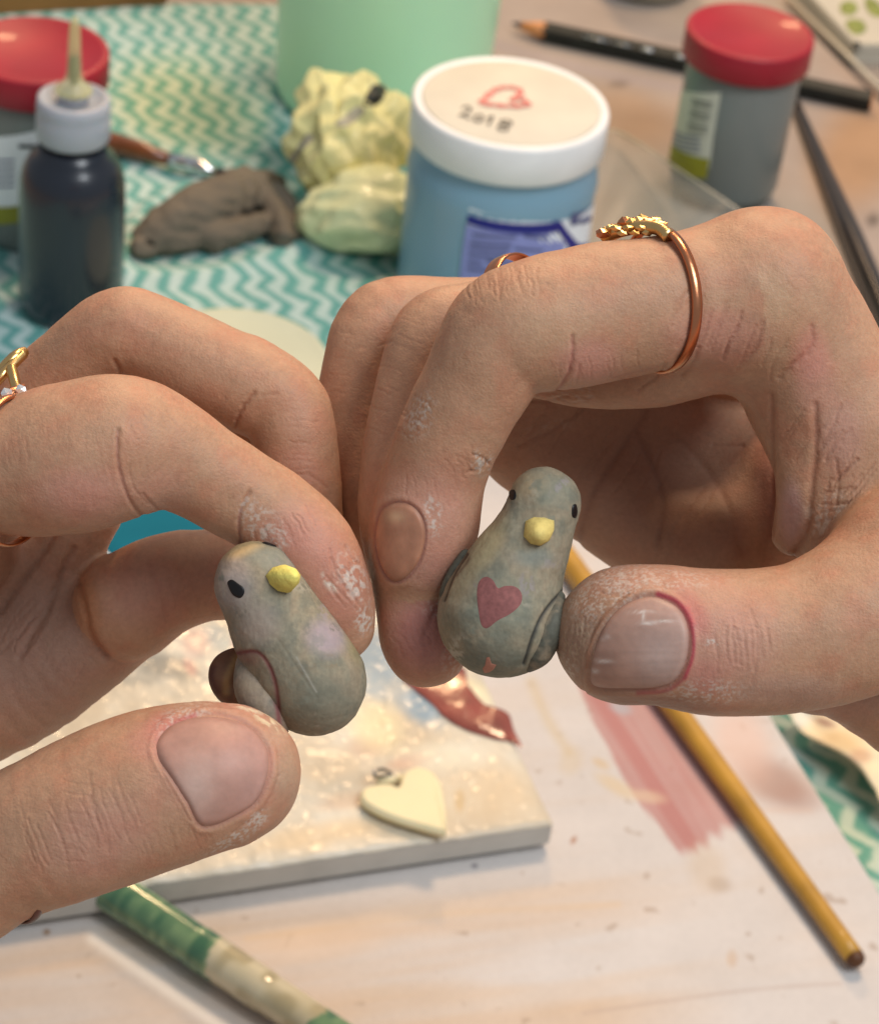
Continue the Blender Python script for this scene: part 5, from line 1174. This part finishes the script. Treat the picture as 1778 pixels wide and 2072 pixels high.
def bird(label, body, wings, tailc, basec, blobs, strokes, lo, hi, grooves, wingcol, wingstrokes=()):
    def vol(chs, name, m, col, parent, bl, st, gr, amp=.25):
        F = Field(lo, hi, .28)
        for c in chs: F.chain(nd(c[0]), c[1], 1, per=6, flat=(c[2] if len(c) > 2 else None), fdir=(c[3] if len(c) > 2 else None))
        V, Q, ids = F.mesh(1, 2); N = normals(V, Q); q = mmpx(V)
        view = V / np.linalg.norm(V, axis=1)[:, None]; front = (N * view).sum(1) < .1
        d = (fbm(V * .35 + 5, 3) - .5) * amp + (fbm(V * 2.2, 2) - .5) * .05
        for pts, w, dep in gr:
            k = np.where(front)[0]; dd_ = seg_dist(q[k], catmull(pts, 6)); d[k] += -dep * np.exp(-(dd_ / w) ** 2)
        C = np.tile(np.array(col, float), (len(V), 1)); n = fbm(V * .5 + 2, 4)[:, None]
        C = lerp(C, np.array(lin(154, 136, 112)), np.clip((n - .5) * 6, 0, 1) * .6); C = lerp(C, np.array(lin(104, 106, 94)), np.clip((.48 - n) * 6, 0, 1) * .5)
        n = fbm(V * 2.6 + 7, 3)[:, None]; C = C * (.82 + .36 * n); n = fbm(V * np.array([3.5, .7, 1.2]) + 21, 3)[:, None]; C = C * (.86 + .28 * n)
        C = paint(C, q, V, bl, st, None, front)
        b = bvh_of(c2w((V + N * d[:, None]) / 1000), Q[:, ::-1])
        return fastmesh(name, c2w((V + N * d[:, None]) / 1000), Q[:, ::-1], m, parent, np.clip(C, .01, .95)), b
    root = empty('clay_bird', c2w(cam_pt(*basec) / 1000)); tag(root, label, 'clay bird', 'small grey clay birds')
    o, b = vol(body, 'body', m_bird, lin(144, 134, 112), root, blobs + mott(blobs), strokes, grooves, .42)
    for wch in wings: vol([wch], 'wing', m_wing, wingcol, root, [], list(wingstrokes), [], .12)
    return root, b
def pt_beak(root, tip, ring, cols):
    """little cone of yellow clay: ring of places on the head, tip pulled towards the viewer"""
    t = c2w(cam_pt(*tip) / 1000); R_ = [c2w(cam_pt(*r) / 1000) for r in ring]; cc = np.mean(R_, 0); v = []; f = []; cs = []; n = len(R_)
    K = 5
    for k in range(K):
        s = 1 - (1 - k / (K - 1) * .80) ** 1.25
        for j in range(n):
            p = lerp(R_[j], t, s ** 1.0); bul = (cc - np.array(p)) * 0
            bulge = math.sin(min(1, s * 1.1) * math.pi) * .00055
            dr = np.array(p) - lerp(cc, t, s); L = np.linalg.norm(dr) + 1e-9
            v.append(np.array(p) + dr / L * bulge * (1 if s < .95 else .3)); cs.append(lerp(cols[0], cols[1], np.clip((p[2] - t[2]) * -300 + .2, 0, 1)))
        if k:
            for j in range(n): f.append(((k - 1) * n + j, (k - 1) * n + (j + 1) % n, k * n + (j + 1) % n, k * n + j))
    f.append(tuple(range((K - 1) * n, K * n)))
    bm = bmesh.new(); vs = [bm.verts.new(tuple(q)) for q in v]; [bm.faces.new([vs[i] for i in q]) for q in f]; bmesh.ops.recalc_face_normals(bm, faces=bm.faces)
    me = bpy.data.meshes.new('beak'); bm.to_mesh(me); bm.free(); o = link('beak', me, m_beak, None, True); setcol(me, np.array(cs)); adopt(o, root)
lo = np.array([(860 - CX) / FPX * 360, -(1400 - CY) / FPX * 362, 338.0]); hi = np.array([(1200 - CX) / FPX * 362, -(925 - CY) / FPX * 340, 362.0])
pinkish = lin(168, 150, 140); blu = lin(116, 124, 110); ylw = lin(178, 158, 116)
bR, bvBR = bird('grey clay bird with a yellow beak and a red heart painted on its belly', 
    [([(1101, 1019, 0, 74), (1086, 1062, 0, 78), (1064, 1112, 0, 88), (1036, 1168, 0, 104), (1012, 1246, 0, 127)], 1.5)],
    [([(1130, 1208, -2, 14), (1116, 1262, -4.4, 27), (1092, 1316, -3.8, 29), (1070, 1346, -2.2, 15)], .3), ([(942, 1122, 2, 12), (916, 1172, 2, 18), (903, 1220, 3, 18), (900, 1262, 3, 12)], .3)], None, (1012, 1350, 0),
    [(1060, 980, 50, 30, 0, lin(176, 152, 116), .5), (985, 1100, 30, 70, 30, ylw, .65), (930, 1170, 30, 60, 20, lin(160, 140, 104), .5), (1010, 1230, 70, 70, 0, blu, .5), (1120, 1000, 40, 40, 0, blu, .35), (1000, 1340, 90, 40, 0, lin(96, 102, 90), .6), (915, 1290, 30, 60, 0, lin(128, 112, 84), .4), (1080, 1130, 50, 20, 0, lin(128, 132, 124), .5)],  # tan left rim is painted light, dark underside is painted shade
    [([(1140, 1195), (1112, 1225), (1085, 1270), (1060, 1345)], 4, lin(40, 42, 42), .9), ([(944, 1120), (918, 1165), (897, 1215)], 3, lin(60, 44, 30), .85), ([(950, 1130), (925, 1165)], 3, lin(90, 60, 40), .6)],
    lo, hi, [([(1140, 1195), (1112, 1225), (1085, 1270), (1060, 1345)], 3.5, .25), ([(944, 1120), (918, 1165), (897, 1215)], 3, .2)], lin(90, 88, 76))
patch('heart_mark', [(966, 1187), (972, 1173), (984, 1167), (997, 1174), (1007, 1190), (1020, 1186), (1038, 1186), (1051, 1194), (1056, 1209), (1051, 1225), (1032, 1242), (1006, 1256), (991, 1268), (981, 1271), (973, 1262), (968, 1236), (965, 1210)], bvBR, m_hrt, bR, .00008, .00002, 10, per=4)
patch('eye', [(1031, 993), (1040, 991), (1044, 1000), (1042, 1010), (1033, 1011), (1030, 1003)], bvBR, m_eye, bR, .00016, .00004, 5)
patch('eye', [(1158, 1022), (1165, 1021), (1167, 1036), (1164, 1048), (1157, 1045), (1156, 1033)], bvBR, m_eye, bR, .00016, .00004, 5)
patch('belly_mark', [(976, 1352), (981, 1346), (984, 1330), (990, 1329), (994, 1342), (1004, 1345), (999, 1354), (990, 1360), (980, 1362)], bvBR, m_star, bR, .00008, .00002, 5, smooth_out=False)
pt_beak(bR, (1090, 1082, -8.6), [(1062, 1052, -4.3), (1080, 1045, -4.7), (1102, 1046, -4.7), (1122, 1050, -4.2), (1121, 1072, -4.6), (1112, 1092, -4.9), (1094, 1104, -5.2), (1072, 1100, -5.0), (1056, 1084, -4.5)], (lin(240, 214, 128), lin(206, 178, 100)))
lo = np.array([(405 - CX) / FPX * 362, -(1515 - CY) / FPX * 362, 337.0]); hi = np.array([(765 - CX) / FPX * 340, -(1080 - CY) / FPX * 340, 364.0])
bL, bvBL = bird('plain grey clay bird with yellow beak and a red edged wing',
    [([(519, 1181, 0, 86), (546, 1232, 0, 92), (576, 1288, 0, 103), (607, 1338, 0, 108), (633, 1380, 0, 109)], 1.5)],
    [([(502, 1345, 0, 26), (518, 1392, -1.6, 44), (544, 1438, -2.6, 40), (566, 1474, -2, 20)], .3)], None, (634, 1480, 0),
    [(470, 1150, 40, 40, 0, lin(196, 170, 150), .5), (490, 1110, 50, 18, -20, lin(206, 172, 118), .7), (470, 1190, 50, 50, 0, lin(170, 154, 148), .6), (520, 1260, 50, 50, 0, pinkish, .5), (660, 1290, 45, 40, 20, lin(168, 150, 158), .75), (560, 1130, 60, 26, 10, lin(134, 136, 124), .6), (640, 1420, 90, 70, 0, lin(112, 110, 94), .6), (715, 1290, 18, 60, -10, lin(150, 132, 84), .5), (500, 1330, 30, 16, 20, (.28, .12, .09), .5)],
    [([(480, 1322), (520, 1320), (545, 1350), (560, 1400), (566, 1480)], 5, lin(118, 62, 60), .9), ([(600, 1330), (640, 1400)], 2, lin(176, 170, 156), .5)],
    lo, hi, [([(485, 1322), (520, 1320), (545, 1350), (560, 1400), (566, 1480)], 4, .15), ([(560, 1290), (600, 1350), (640, 1410)], 3, .05)], lin(150, 134, 116),
    [([(536, 1350), (556, 1400), (566, 1470)], 6, lin(128, 64, 66), .85), ([(490, 1325), (520, 1325)], 6, lin(120, 78, 74), .6)])
patch('eye', [(461, 1178), (470, 1173), (484, 1182), (494, 1190), (494, 1202), (486, 1210), (472, 1204), (464, 1190)], bvBL, m_eye, bL, .00018, .00004, 6)
patch('eye', [(530, 1098), (545, 1098), (562, 1103), (574, 1107), (560, 1107), (542, 1103)], bvBL, m_eye, bL, .00016, .00004, 5)
pt_beak(bL, (601, 1166, -9.2), [(552, 1148, -5.3), (570, 1143, -5.2), (588, 1150, -4.9), (600, 1164, -4.6), (596, 1184, -4.9), (582, 1200, -5.3), (562, 1196, -5.6), (546, 1182, -5.7), (538, 1164, -5.6)], (lin(242, 226, 120), lin(218, 202, 104)))
# brown rounded tail with a tan edge
m_tail = mat('brown_glossy_clay', None, 0.6, 0.12, 500, 0.4, 1500, bdist=.0002, attr='Col')
F = Field(lo - 4, hi + np.array([0, 0, 6]), .3); F.chain(nd([(476, 1340, 5, 30), (464, 1362, 5, 42), (470, 1390, 5, 38), (500, 1410, 4, 34)]), .5)
V, Q, ids = F.mesh(1, 2); q = mmpx(V); C = np.tile(np.array(lin(120, 84, 62)), (len(V), 1)).astype(float)
C = paint(C, q, V, [], [([(484, 1325), (462, 1365), (458, 1400)], 8, lin(178, 142, 96), .9), ([(432, 1350), (428, 1372), (440, 1400)], 7, lin(84, 48, 42), .8), ([(500, 1330), (486, 1370), (480, 1410)], 8, lin(150, 104, 70), .7)])
fastmesh('tail', c2w(V / 1000), Q[:, ::-1], m_tail, bL, C)
print('SCENE DONE tris', sum(len(o.data.polygons) * 2 for o in bpy.data.objects if o.type == 'MESH'))
